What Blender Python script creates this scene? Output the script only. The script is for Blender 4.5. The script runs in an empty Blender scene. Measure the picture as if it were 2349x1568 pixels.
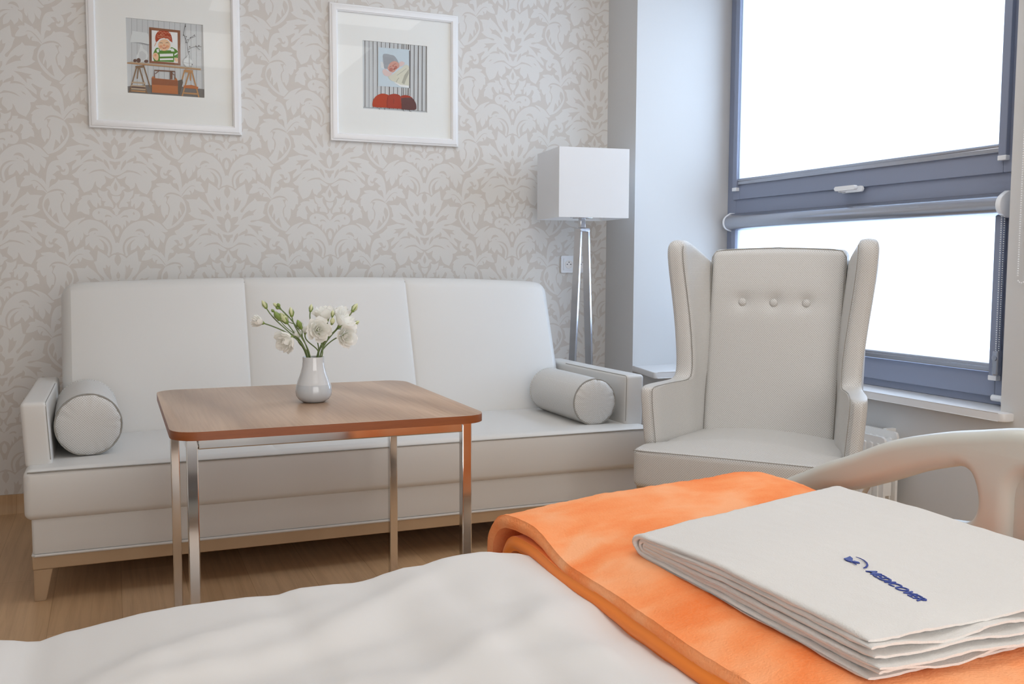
import bpy, bmesh, math, random
from mathutils import Vector, Matrix, noise
from math import sin, cos, pi, radians, sqrt, atan2, exp
random.seed(7)
SC = bpy.context.scene
COL = SC.collection

# ------------------------------------------------------------------ camera
cam_d = bpy.data.cameras.new('camera'); cam = bpy.data.objects.new('camera', cam_d); COL.objects.link(cam)
PITCH, YAW, ROLL, F = 0.080142, 0.3945362, 0.00398772, 2198.16
f0 = Vector((sin(YAW), cos(YAW), 0)); r0 = Vector((cos(YAW), -sin(YAW), 0)); u0 = Vector((0, 0, 1))
fw = f0*cos(PITCH) - u0*sin(PITCH); up = u0*cos(PITCH) + f0*sin(PITCH)
rt = r0*cos(ROLL) + up*sin(ROLL); up = up*cos(ROLL) - r0*sin(ROLL)
M = Matrix.Identity(4)
for i in range(3):
    M[i][0] = rt[i]; M[i][1] = up[i]; M[i][2] = -fw[i]
M[2][3] = 1.0
cam.matrix_world = M
cam_d.sensor_width = 36; cam_d.sensor_fit = 'HORIZONTAL'; cam_d.lens = F/2349*36; cam_d.clip_start = .02
SC.camera = cam

# ------------------------------------------------------------------ view, world, lights
SC.view_settings.view_transform = 'Standard'; SC.view_settings.look = 'None'
SC.view_settings.gamma = 1; SC.view_settings.use_curve_mapping = False
SC.view_settings.exposure = 0.0
SC.cycles.use_denoising = True
SC.cycles.max_bounces = 10; SC.cycles.diffuse_bounces = 6; SC.cycles.transparent_max_bounces = 12
SC.cycles.sample_clamp_indirect = 4
w = bpy.data.worlds.new('sky'); SC.world = w; w.use_nodes = True
bg = w.node_tree.nodes['Background']
bg.inputs[0].default_value = (.65, .78, 1.0, 1); bg.inputs[1].default_value = 5.6
def area(name, loc, rot, sx, sy, power, col):
    d = bpy.data.lights.new(name, 'AREA'); d.shape = 'RECTANGLE'; d.size = sx; d.size_y = sy
    d.energy = power; d.color = col
    o = bpy.data.objects.new(name, d); COL.objects.link(o); o.location = loc; o.rotation_euler = rot
    return o
# daylight portal in the window opening, facing into the room
pt = area('window_daylight_portal', (3.0, 3.135, 1.45), (0, radians(90), 0), 2.0, 1.9, 1, (1, 1, 1))
pt.data.cycles.is_portal = True
# unseen overhead and frontal fill lights, added to brighten the room
for n, p in (('overhead_fill_light', (1.15, .9, 2.58)), ('overhead_fill_light.001', (1.25, 2.7, 2.58))):
    area(n, p, (0, 0, 0), 1.3, 1.2, 11, (1, .985, .97))
area('frontal_fill_light', (.7, -1.55, 1.3), (radians(90), 0, 0), 2.6, 1.8, 50, (1, .985, .97))  # broad fill added behind the camera to lighten upright faces

# ------------------------------------------------------------------ helpers
def S(r, g, b):                      # sRGB 0..255 -> linear
    f = lambda c: c/255/12.92 if c/255 <= .04045 else ((c/255+.055)/1.055)**2.4
    return (f(r), f(g), f(b), 1)
class NT:
    def __init__(s, name):
        s.m = bpy.data.materials.new(name); s.m.use_nodes = True
        s.t = s.m.node_tree; s.n = s.t.nodes; s.b = s.n['Principled BSDF']; s.out = s.n['Material Output']
    def new(s, typ, **kw):
        n = s.n.new(typ)
        for k, v in kw.items():
            if hasattr(n, k): setattr(n, k, v)
            else: n.inputs[k.replace('_', ' ')].default_value = v
        return n
    def lk(s, a, b): s.t.links.new(a, b)
    def math(s, op, a, b=None, c=None):
        n = s.n.new('ShaderNodeMath'); n.operation = op
        for i, v in enumerate((a, b, c)):
            if v is None: continue
            if isinstance(v, (int, float)): n.inputs[i].default_value = v
            else: s.lk(v, n.inputs[i])
        return n.outputs[0]
    def mix(s, fac, a, b):
        n = s.n.new('ShaderNodeMix'); n.data_type = 'RGBA'
        for i, v in ((0, fac), (6, a), (7, b)):
            if isinstance(v, (int, float, tuple)): n.inputs[i].default_value = v
            else: s.lk(v, n.inputs[i])
        return n.outputs[2]
    def ramp(s, fac, stops):
        n = s.n.new('ShaderNodeValToRGB'); r = n.color_ramp
        while len(r.elements) < len(stops): r.elements.new(.5)
        for e, (p, c) in zip(r.elements, stops): e.position = p; e.color = c
        s.lk(fac, n.inputs[0]); return n.outputs[0]
    def coord(s, kind='Object', scale=(1, 1, 1), rot=(0, 0, 0)):
        c = s.n.new('ShaderNodeTexCoord'); mp = s.n.new('ShaderNodeMapping')
        mp.inputs['Scale'].default_value = scale; mp.inputs['Rotation'].default_value = rot
        s.lk(c.outputs[kind], mp.inputs[0]); return mp.outputs[0]
    def noise(s, vec, scale, detail=2, rough=.5, dist=0):
        n = s.n.new('ShaderNodeTexNoise'); n.inputs['Scale'].default_value = scale
        n.inputs['Detail'].default_value = detail; n.inputs['Roughness'].default_value = rough; n.inputs['Distortion'].default_value = dist
        s.lk(vec, n.inputs['Vector']); return n.outputs[0]
    def bump(s, h, strength=.2, dist=.01):
        n = s.n.new('ShaderNodeBump'); n.inputs['Strength'].default_value = strength; n.inputs['Distance'].default_value = dist
        s.lk(h, n.inputs['Height']); s.lk(n.outputs[0], s.b.inputs['Normal'])
    def col(s, v):
        if isinstance(v, tuple): s.b.inputs['Base Color'].default_value = v
        else: s.lk(v, s.b.inputs['Base Color'])
def mat(name, c, rough=.5, metal=0, spec=.5, nscale=0, nstr=.15, ndist=.002, sheen=0, coat=0, vary=0):
    t = NT(name); t.b.inputs['Roughness'].default_value = rough; t.b.inputs['Metallic'].default_value = metal
    t.b.inputs['Specular IOR Level'].default_value = spec
    if sheen: t.b.inputs['Sheen Weight'].default_value = sheen; t.b.inputs['Sheen Roughness'].default_value = .5
    if coat: t.b.inputs['Coat Weight'].default_value = coat; t.b.inputs['Coat Roughness'].default_value = .05
    if nscale or vary: v = t.coord('Object')
    if vary:
        k = t.noise(v, 9, 3); c2 = tuple(x*(1-vary) for x in c[:3])+(1,)
        t.col(t.mix(k, c, c2))
    else: t.col(c)
    if nscale: t.bump(t.noise(v, nscale, 3), nstr, ndist)
    return t.m

WM = {}
def wmat(o): return WM.get(o.name, Matrix.Identity(4))
def thing(name, label, cat, loc=(0, 0, 0), rz=0, group=None, kind=None):
    o = bpy.data.objects.new(name, None); COL.objects.link(o); o.empty_display_size = .05
    o.location = loc; o.rotation_euler = (0, 0, rz)
    tag(o, label, cat, group, kind)
    WM[o.name] = Matrix.Translation(loc) @ Matrix.Rotation(rz, 4, 'Z'); return o
def tag(o, label=None, cat=None, group=None, kind=None):
    for k, v in (('label', label), ('category', cat), ('group', group), ('kind', kind)):
        if v: o[k] = v
    return o
def part(name, bm, m, parent=None, ang=20, label=None, local=False):
    bmesh.ops.remove_doubles(bm, verts=bm.verts, dist=1e-6)
    if parent is not None and not local:
        bm.transform(wmat(parent).inverted())
    bmesh.ops.recalc_face_normals(bm, faces=bm.faces)
    me = bpy.data.meshes.new(name); bm.to_mesh(me); bm.free()
    for x in (m if isinstance(m, (list, tuple)) else [m]): me.materials.append(x)
    if ang: me.shade_smooth(); me.set_sharp_from_angle(angle=radians(ang))
    o = bpy.data.objects.new(name, me); COL.objects.link(o)
    if parent is not None: o.parent = parent; WM[o.name] = wmat(parent)
    if label: o['label'] = label
    return o
def struct(name, bm, m, ang=30):
    o = part(name, bm, m, None, ang); o['kind'] = 'structure'; return o
def single(name, bm, m, label, cat, group=None, ang=20):
    """a thing that is one mesh, its origin at its base"""
    xs = [v.co for v in bm.verts]
    c = Vector((sum(v.x for v in xs)/len(xs), sum(v.y for v in xs)/len(xs), min(v.z for v in xs)))
    bm.transform(Matrix.Translation(-c)); o = part(name, bm, m, None, ang); o.location = c
    WM[o.name] = Matrix.Translation(c); tag(o, label, cat, group); return o

def box(bm, x0, x1, y0, y1, z0, z1, bev=0, seg=2):
    r = bmesh.ops.create_cube(bm, size=1)
    for v in r['verts']:
        v.co = Vector(((x0+x1)/2+v.co.x*(x1-x0), (y0+y1)/2+v.co.y*(y1-y0), (z0+z1)/2+v.co.z*(z1-z0)))
    if bev:
        es = set(e for v in r['verts'] for e in v.link_edges)
        bmesh.ops.bevel(bm, geom=list(es), offset=bev, segments=seg, profile=.5, affect='EDGES')
    return bm
def axis_pts(a, b, r, k, n):
    p = [r*(1-math.tan(radians(45*(1-i/k)))) for i in range(k)]
    L = b-a; mid = [r+(L-2*r)*i/n for i in range(n+1)]
    return [a+t for t in p]+[a+t for t in mid]+[b-t for t in reversed(p)]
def rbox(bm, x0, x1, y0, y1, z0, z1, r, k=3, n=(6, 6, 6), f=None):
    """rounded, gridded cushion box; f deforms (p, unit coords -1..1)"""
    A = [axis_pts(x0, x1, r, k, n[0]), axis_pts(y0, y1, r, k, n[1]), axis_pts(z0, z1, r, k, n[2])]
    lo, hi = (x0, y0, z0), (x1, y1, z1); vs = {}
    def V(i, j, l):
        key = (i, j, l)
        if key not in vs:
            p = Vector((A[0][i], A[1][j], A[2][l]))
            q = Vector(tuple(min(max(p[d], lo[d]+r), hi[d]-r) for d in range(3)))
            d = p-q
            if d.length > 1e-9: p = q+d.normalized()*r
            if f:
                u = [2*(p[t]-lo[t])/(hi[t]-lo[t])-1 for t in range(3)]; p = Vector(f(p, u))
            vs[key] = bm.verts.new(p)
        return vs[key]
    N = [len(a)-1 for a in A]
    for i in range(N[0]):
        for j in range(N[1]):
            for l in (0, N[2]): bm.faces.new((V(i, j, l), V(i+1, j, l), V(i+1, j+1, l), V(i, j+1, l)))
    for i in range(N[0]):
        for l in range(N[2]):
            for j in (0, N[1]): bm.faces.new((V(i, j, l), V(i+1, j, l), V(i+1, j, l+1), V(i, j, l+1)))
    for j in range(N[1]):
        for l in range(N[2]):
            for i in (0, N[0]): bm.faces.new((V(i, j, l), V(i, j+1, l), V(i, j+1, l+1), V(i, j, l+1)))
    return bm
def loft(bm, rings, cap0=True, cap1=True, closed=True):
    R = [[bm.verts.new(p) for p in r] for r in rings]
    for a, b in zip(R, R[1:]):
        n = len(a)
        for i in range(n if closed else n-1):
            bm.faces.new((a[i], a[(i+1) % n], b[(i+1) % n], b[i]))
    if cap0: bm.faces.new(R[0])
    if cap1: bm.faces.new(R[-1])
    return bm
def lathe(bm, prof, c=(0, 0, 0), n=40, axis=None, cap0=True, cap1=True):
    c = Vector(c); q = Vector((0, 0, 1)).rotation_difference(Vector(axis)) if axis is not None else None
    rings = []
    for r, z in prof:
        ring = []
        for i in range(n):
            a = 2*pi*i/n; p = Vector((r*cos(a), r*sin(a), z))
            ring.append(c+(q @ p if q else p))
        rings.append(ring)
    return loft(bm, rings, cap0, cap1)
def tube(bm, pts, rad, n=8, closed=False, cap=True):
    pts = [Vector(p) for p in pts]; m = len(pts); rings = []; up = None
    for i, p in enumerate(pts):
        a = pts[(i-1) % m] if (closed or i) else p; b = pts[(i+1) % m] if (closed or i < m-1) else p
        t = (b-a).normalized()
        if up is None:
            up = Vector((0, 0, 1)) if abs(t.z) < .9 else Vector((1, 0, 0))
        up = (up-t*up.dot(t)).normalized(); s = t.cross(up)
        r = rad[i] if isinstance(rad, (list, tuple)) else rad
        rings.append([p+(up*cos(2*pi*k/n)+s*sin(2*pi*k/n))*r for k in range(n)])
    if closed:
        R = [[bm.verts.new(p) for p in r] for r in rings]
        for a, b in zip(R, R[1:]+R[:1]):
            for k in range(n): bm.faces.new((a[k], a[(k+1) % n], b[(k+1) % n], b[k]))
        return bm
    return loft(bm, rings, cap, cap)
def prism(bm, poly, place, d0, d1, bev=0, seg=2):
    """poly in 2-D, place(u, v, d) -> point; extruded from d0 to d1"""
    a = [bm.verts.new(place(u, v, d0)) for u, v in poly]; b = [bm.verts.new(place(u, v, d1)) for u, v in poly]
    n = len(poly); fs = [bm.faces.new(a), bm.faces.new(b)]
    for i in range(n): fs.append(bm.faces.new((a[i], a[(i+1) % n], b[(i+1) % n], b[i])))
    if bev:
        es = [e for f in fs[:2] for e in f.edges]
        bmesh.ops.bevel(bm, geom=es, offset=bev, segments=seg, profile=.5, affect='EDGES')
    return bm
def round_poly(pts, r, k=6):
    out = []; n = len(pts)
    for i in range(n):
        p = Vector(pts[i]); a = Vector(pts[i-1])-p; b = Vector(pts[(i+1) % n])-p
        rr = r[i] if isinstance(r, (list, tuple)) else r
        if rr <= 0: out.append(tuple(p)); continue
        ang = a.angle(b)/2; d = min(rr/math.tan(ang), a.length*.49, b.length*.49)
        p0 = p+a.normalized()*d; p1 = p+b.normalized()*d
        for j in range(k+1):
            t = j/k; out.append(tuple(p0*(1-t)**2+p*2*t*(1-t)+p1*t*t))
    return out
def interp(tab, x):
    if x <= tab[0][0]: return tab[0][1]
    for (a, b), (c, d) in zip(tab, tab[1:]):
        if x <= c:
            t = (x-a)/(c-a); t = t*t*(3-2*t)*.5+t*.5; return b+(d-b)*t
    return tab[-1][1]
def smooth_closed(pts, k=3, corner=55):
    """Catmull-Rom through pts, kept sharp where the outline turns hard"""
    n = len(pts); P = [Vector(p) for p in pts]; sharp = []
    for i in range(n):
        a = P[i]-P[i-1]; b = P[(i+1) % n]-P[i]
        sharp.append(a.length < 1e-7 or b.length < 1e-7 or abs(a.angle_signed(b)) > radians(corner))
    out = []
    for i in range(n):
        j = (i+1) % n; p, q = P[i], P[j]
        m0 = (q-p) if sharp[i] else (q-P[i-1])*.5
        m1 = (q-p) if sharp[j] else (P[(j+1) % n]-p)*.5
        L = (q-p).length
        for m in (m0, m1):
            if m.length > 1.4*L: m *= 1.4*L/m.length
        kk = 1 if (sharp[i] and sharp[j]) else k
        for s in range(kk):
            t = s/kk; h = (2*t**3-3*t*t+1, t**3-2*t*t+t, -2*t**3+3*t*t, t**3-t*t)
            out.append(p*h[0]+m0*h[1]+q*h[2]+m1*h[3])
    return out
def fbm(x, y, z=0, o=3):
    s = 0; a = 1
    for i in range(o): s += a*noise.noise(Vector((x*2**i, y*2**i, z+7.3*i))); a *= .5
    return s

# ------------------------------------------------------------------ materials
white_paint = mat('white_wall_paint', S(205, 205, 204), .7, nscale=180, nstr=.06, ndist=.001)
ceil_paint = mat('ceiling_paint', S(238, 238, 236), .8)
paper_light = mat('wallpaper_leaf', S(219, 217, 213), .62, spec=.3)
paper_base = mat('wallpaper_ground', S(206, 200, 193), .5, spec=.4, nscale=500, nstr=.05, ndist=.0005)
leather = mat('cream_leatherette', S(210, 209, 206), .42, spec=.45, nscale=420, nstr=.10, ndist=.0007)
seam_grey = mat('grey_thread', S(150, 148, 142), .8)
pale_wood = mat('pale_birch', S(188, 160, 128), .45, vary=.18)
chrome = mat('polished_chrome', (.72, .70, .68, 1), .10, 1)
steel = mat('brushed_steel', (.60, .60, .62, 1), .17, 1)
white_gloss = mat('white_lacquer', S(238, 238, 238), .28)
mat_board = mat('mat_board', S(243, 240, 238), .8, nscale=300, nstr=.03)
stone = mat('white_composite_sill', S(226, 226, 226), .35, vary=.06)
win_grey = mat('blue_grey_aluminium', S(138, 146, 166), .40, .12)
cassette_grey = mat('satin_grey_aluminium', S(172, 175, 184), .22, .8)
plastic_white = mat('white_plastic', S(235, 237, 240), .35)
black_hole = mat('dark_socket_hole', S(40, 40, 42), .6)
rubber = mat('dark_rubber', S(70, 68, 66), .6)
bed_plastic = mat('ivory_bed_plastic', S(202, 204, 197), .33, nscale=700, nstr=.05, ndist=.0005)
sheet_white = mat('mattress_cover', S(150, 150, 152), .7)
duvet_white = mat('white_cotton', S(216, 215, 213), .75, sheen=.15, nscale=260, nstr=.06, ndist=.001)
rad_white = mat('radiator_enamel', S(232, 231, 228), .3)
leaf_green = mat('flower_stem_green', S(104, 122, 74), .5)
sepal_green = mat('calyx_green', S(128, 150, 78), .5)
bud_green = mat('bud_pale_green', S(206, 210, 168), .5)

def petal_mat():
    t = NT('white_petal'); t.n.remove(t.b); df = t.new('ShaderNodeBsdfDiffuse'); tl = t.new('ShaderNodeBsdfTranslucent')
    df.inputs[0].default_value = S(250, 250, 247); tl.inputs[0].default_value = S(250, 250, 245)
    mx = t.new('ShaderNodeMixShader'); mx.inputs[0].default_value = .42
    t.lk(df.outputs[0], mx.inputs[1]); t.lk(tl.outputs[0], mx.inputs[2]); t.lk(mx.outputs[0], t.out.inputs[0]); return t.m
petal = petal_mat()
def wood_floor():
    t = NT('oak_plank_floor'); v = t.coord('Object')
    br = t.new('ShaderNodeTexBrick'); br.offset = .37; br.inputs['Scale'].default_value = 1
    br.inputs['Brick Width'].default_value = 1.4; br.inputs['Row Height'].default_value = .19
    br.inputs['Mortar Size'].default_value = .0012; br.inputs['Color1'].default_value = S(210, 176, 138); br.inputs['Color2'].default_value = S(198, 162, 123); br.inputs['Mortar'].default_value = S(180, 146, 108)
    vr = t.coord('Object', (1, 1, 1), (0, 0, radians(90))); t.lk(vr, br.inputs['Vector'])
    g = t.noise(t.coord('Object', (55, 2.2, 2)), 1.0, 5, .62, .6)
    g2 = t.ramp(g, [(.25, (.70, .66, .62, 1)), (.6, (1, 1, 1, 1))])
    mx = t.new('ShaderNodeMix', data_type='RGBA', blend_type='MULTIPLY'); mx.inputs[0].default_value = .75
    t.lk(br.outputs[0], mx.inputs[6]); t.lk(g2, mx.inputs[7]); t.col(mx.outputs[2])
    t.b.inputs['Roughness'].default_value = .38; t.b.inputs['Specular IOR Level'].default_value = .35
    return t.m
floor_wood = wood_floor()
def walnut():
    t = NT('walnut_table_top'); v = t.coord('Object', (1, 1, 1), (0, 0, radians(-36)))
    d = t.noise(v, 2.6, 3, .55, .4)
    w = t.new('ShaderNodeTexWave'); w.wave_type = 'BANDS'; w.bands_direction = 'X'; w.inputs['Scale'].default_value = 1.6
    w.inputs['Distortion'].default_value = 11; w.inputs['Detail'].default_value = 3; w.inputs['Detail Scale'].default_value = 1.1; w.inputs['Detail Roughness'].default_value = .55
    vv = t.coord('Object', (1, .28, 1), (0, 0, radians(-36))); t.lk(vv, w.inputs['Vector'])
    fine = t.noise(t.coord('Object', (130, 4, 3), (0, 0, radians(-36))), 1, 4, .6, .3)
    a = t.ramp(w.outputs[0], [(.0, S(150, 122, 100)), (.4, S(172, 143, 118)), (.75, S(184, 155, 130)), (1, S(198, 170, 145))])
    b = t.mix(d, S(184, 150, 121), S(176, 152, 130))
    c = t.mix(.45, a, b)
    f2 = t.ramp(fine, [(.34, (.80, .76, .72, 1)), (.58, (1, 1, 1, 1))])
    mx = t.new('ShaderNodeMix', data_type='RGBA', blend_type='MULTIPLY'); mx.inputs[0].default_value = .7
    t.lk(c, mx.inputs[6]); t.lk(f2, mx.inputs[7]); t.col(mx.outputs[2])
    t.b.inputs['Roughness'].default_value = .30; t.b.inputs['Specular IOR Level'].default_value = .5
    return t.m
table_wood = walnut()
def edge_band():
    t = NT('table_edge_band'); k = t.noise(t.coord('Object', (14, 14, 160)), 1, 3)
    t.col(t.mix(k, S(150, 84, 40), S(124, 64, 27))); t.b.inputs['Roughness'].default_value = .35; return t.m
table_edge = edge_band()
def dotted():
    """off-white woven vinyl with a fine diagonal grid of grey dots"""
    t = NT('dotted_vinyl'); c = t.new('ShaderNodeTexCoord'); sp = t.new('ShaderNodeSeparateXYZ'); t.lk(c.outputs['Object'], sp.inputs[0])
    g = t.new('ShaderNodeNewGeometry'); tr = t.new('ShaderNodeVectorTransform'); tr.vector_type = 'NORMAL'; tr.convert_from = 'WORLD'; tr.convert_to = 'OBJECT'
    t.lk(g.outputs['True Normal'], tr.inputs[0]); ns = t.new('ShaderNodeSeparateXYZ'); t.lk(tr.outputs[0], ns.inputs[0])
    X, Y, Z = sp.outputs; s = 1/.0076
    def dots(a, b):
        u = t.math('MULTIPLY', t.math('ADD', a, b), s); v = t.math('MULTIPLY', t.math('SUBTRACT', a, b), s)
        uf = t.math('SUBTRACT', t.math('FRACT', u), .5); vf = t.math('SUBTRACT', t.math('FRACT', v), .5)
        r = t.math('SQRT', t.math('ADD', t.math('MULTIPLY', uf, uf), t.math('MULTIPLY', vf, vf)))
        mr = t.new('ShaderNodeMapRange'); mr.interpolation_type = 'SMOOTHSTEP'
        mr.inputs['From Min'].default_value = .19; mr.inputs['From Max'].default_value = .33; mr.inputs['To Min'].default_value = 1; mr.inputs['To Max'].default_value = 0
        t.lk(r, mr.inputs['Value']); return mr.outputs[0]
    ax, ay, az = (t.math('ABSOLUTE', ns.outputs[i]) for i in range(3))
    wx = t.math('GREATER_THAN', ax, t.math('MAXIMUM', ay, az)); wz = t.math('GREATER_THAN', az, t.math('MAXIMUM', ax, ay))
    wy = t.math('SUBTRACT', 1, t.math('MINIMUM', 1, t.math('ADD', wx, wz)))
    d = t.math('ADD', t.math('ADD', t.math('MULTIPLY', wx, dots(Y, Z)), t.math('MULTIPLY', wy, dots(X, Z))), t.math('MULTIPLY', wz, dots(X, Y)))
    k = t.noise(c.outputs['Object'], 160, 2); k = t.math('MULTIPLY', d, t.math('ADD', .3, k))
    t.col(t.mix(k, S(210, 210, 208), S(158, 155, 150))); t.b.inputs['Roughness'].default_value = .45
    t.bump(t.math('SUBTRACT', 0, d), .25, .0008); return t.m
dot_fabric = dotted()
def glass_mat(name='window_glass'):
    t = NT(name); t.n.remove(t.b); tr = t.new('ShaderNodeBsdfTransparent'); gl = t.new('ShaderNodeBsdfGlossy'); gl.inputs['Roughness'].default_value = .02
    lw = t.new('ShaderNodeLayerWeight'); lw.inputs['Blend'].default_value = .5; fr = t.math('ADD', .018, t.math('MULTIPLY', .5, t.math('POWER', lw.outputs['Facing'], 5))); mx = t.new('ShaderNodeMixShader')
    tr.inputs[0].default_value = (.98, .99, .985, 1)
    t.lk(fr, mx.inputs[0]); t.lk(tr.outputs[0], mx.inputs[1]); t.lk(gl.outputs[0], mx.inputs[2]); t.lk(mx.outputs[0], t.out.inputs[0]); return t.m
glass = glass_mat()
def sheer(name, c, through, trl=.5):
    """thin cloth that lets light through: part open weave, part diffusing threads"""
    t = NT(name); t.n.remove(t.b); tr = t.new('ShaderNodeBsdfTransparent'); tl = t.new('ShaderNodeBsdfTranslucent'); df = t.new('ShaderNodeBsdfDiffuse')
    tl.inputs[0].default_value = c; df.inputs[0].default_value = c
    m1 = t.new('ShaderNodeMixShader'); m1.inputs[0].default_value = trl; t.lk(df.outputs[0], m1.inputs[1]); t.lk(tl.outputs[0], m1.inputs[2])
    m2 = t.new('ShaderNodeMixShader'); m2.inputs[0].default_value = through; t.lk(m1.outputs[0], m2.inputs[1]); t.lk(tr.outputs[0], m2.inputs[2])
    t.lk(m2.outputs[0], t.out.inputs[0]); return t.m
blind_cloth = sheer('sheer_white_blind_cloth', S(240, 246, 250), .5, .8)
shade_cloth = sheer('white_lampshade_cloth', S(242, 242, 242), 0, .30)
def plush():
    t = NT('orange_plush'); v = t.coord('Object'); n1 = t.noise(t.coord('Object', (1, 1.5, 1), (0, 0, .35)), 6.0, 3, .5, .35); n2 = t.noise(v, 260, 2)
    c = t.ramp(n1, [(.33, S(250, 126, 56)), (.48, S(254, 152, 92)), (.64, S(255, 180, 132))])
    t.col(t.mix(t.math('MULTIPLY', n2, .35), c, S(255, 190, 140)))
    t.b.inputs['Roughness'].default_value = .9; t.b.inputs['Specular IOR Level'].default_value = .1
    t.b.inputs['Sheen Weight'].default_value = .2; t.b.inputs['Sheen Roughness'].default_value = .5; t.b.inputs['Sheen Tint'].default_value = S(255, 176, 120)
    t.bump(t.math('ADD', n2, t.math('MULTIPLY', n1, .8)), .35, .004); return t.m
orange_plush = plush()
orange_bind = mat('orange_binding', S(252, 136, 24), .7, sheen=.2, nscale=500, nstr=.1, ndist=.0006)
def terry():
    t = NT('white_terry'); v = t.coord('Object'); n = t.noise(v, 420, 3, .7); n2 = t.noise(v, 30, 3)
    t.col(S(221, 220, 217)); t.b.inputs['Roughness'].default_value = .95; t.b.inputs['Specular IOR Level'].default_value = .1
    t.b.inputs['Sheen Weight'].default_value = .3
    t.bump(t.math('ADD', n, t.math('MULTIPLY', n2, .6)), .45, .003); return t.m
towel_cloth = terry()
embroid = mat('blue_embroidery', S(36, 56, 140), .55, nscale=900, nstr=.4, ndist=.0006)
def vase_mat():
    t = NT('opal_glass'); c = t.new('ShaderNodeTexCoord'); sp = t.new('ShaderNodeSeparateXYZ'); t.lk(c.outputs['Object'], sp.inputs[0])
    wl = t.math('GREATER_THAN', sp.outputs[2], .0475)
    t.col(t.mix(wl, S(190, 195, 200), S(206, 209, 212)))
    t.b.inputs['Roughness'].default_value = .07; t.b.inputs['Coat Weight'].default_value = .5; t.b.inputs['Coat Roughness'].default_value = .03
    t.b.inputs['Subsurface Weight'].default_value = .2; t.b.inputs['Subsurface Radius'].default_value = (.02, .02, .02); return t.m
vase_glass = vase_mat()

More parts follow.
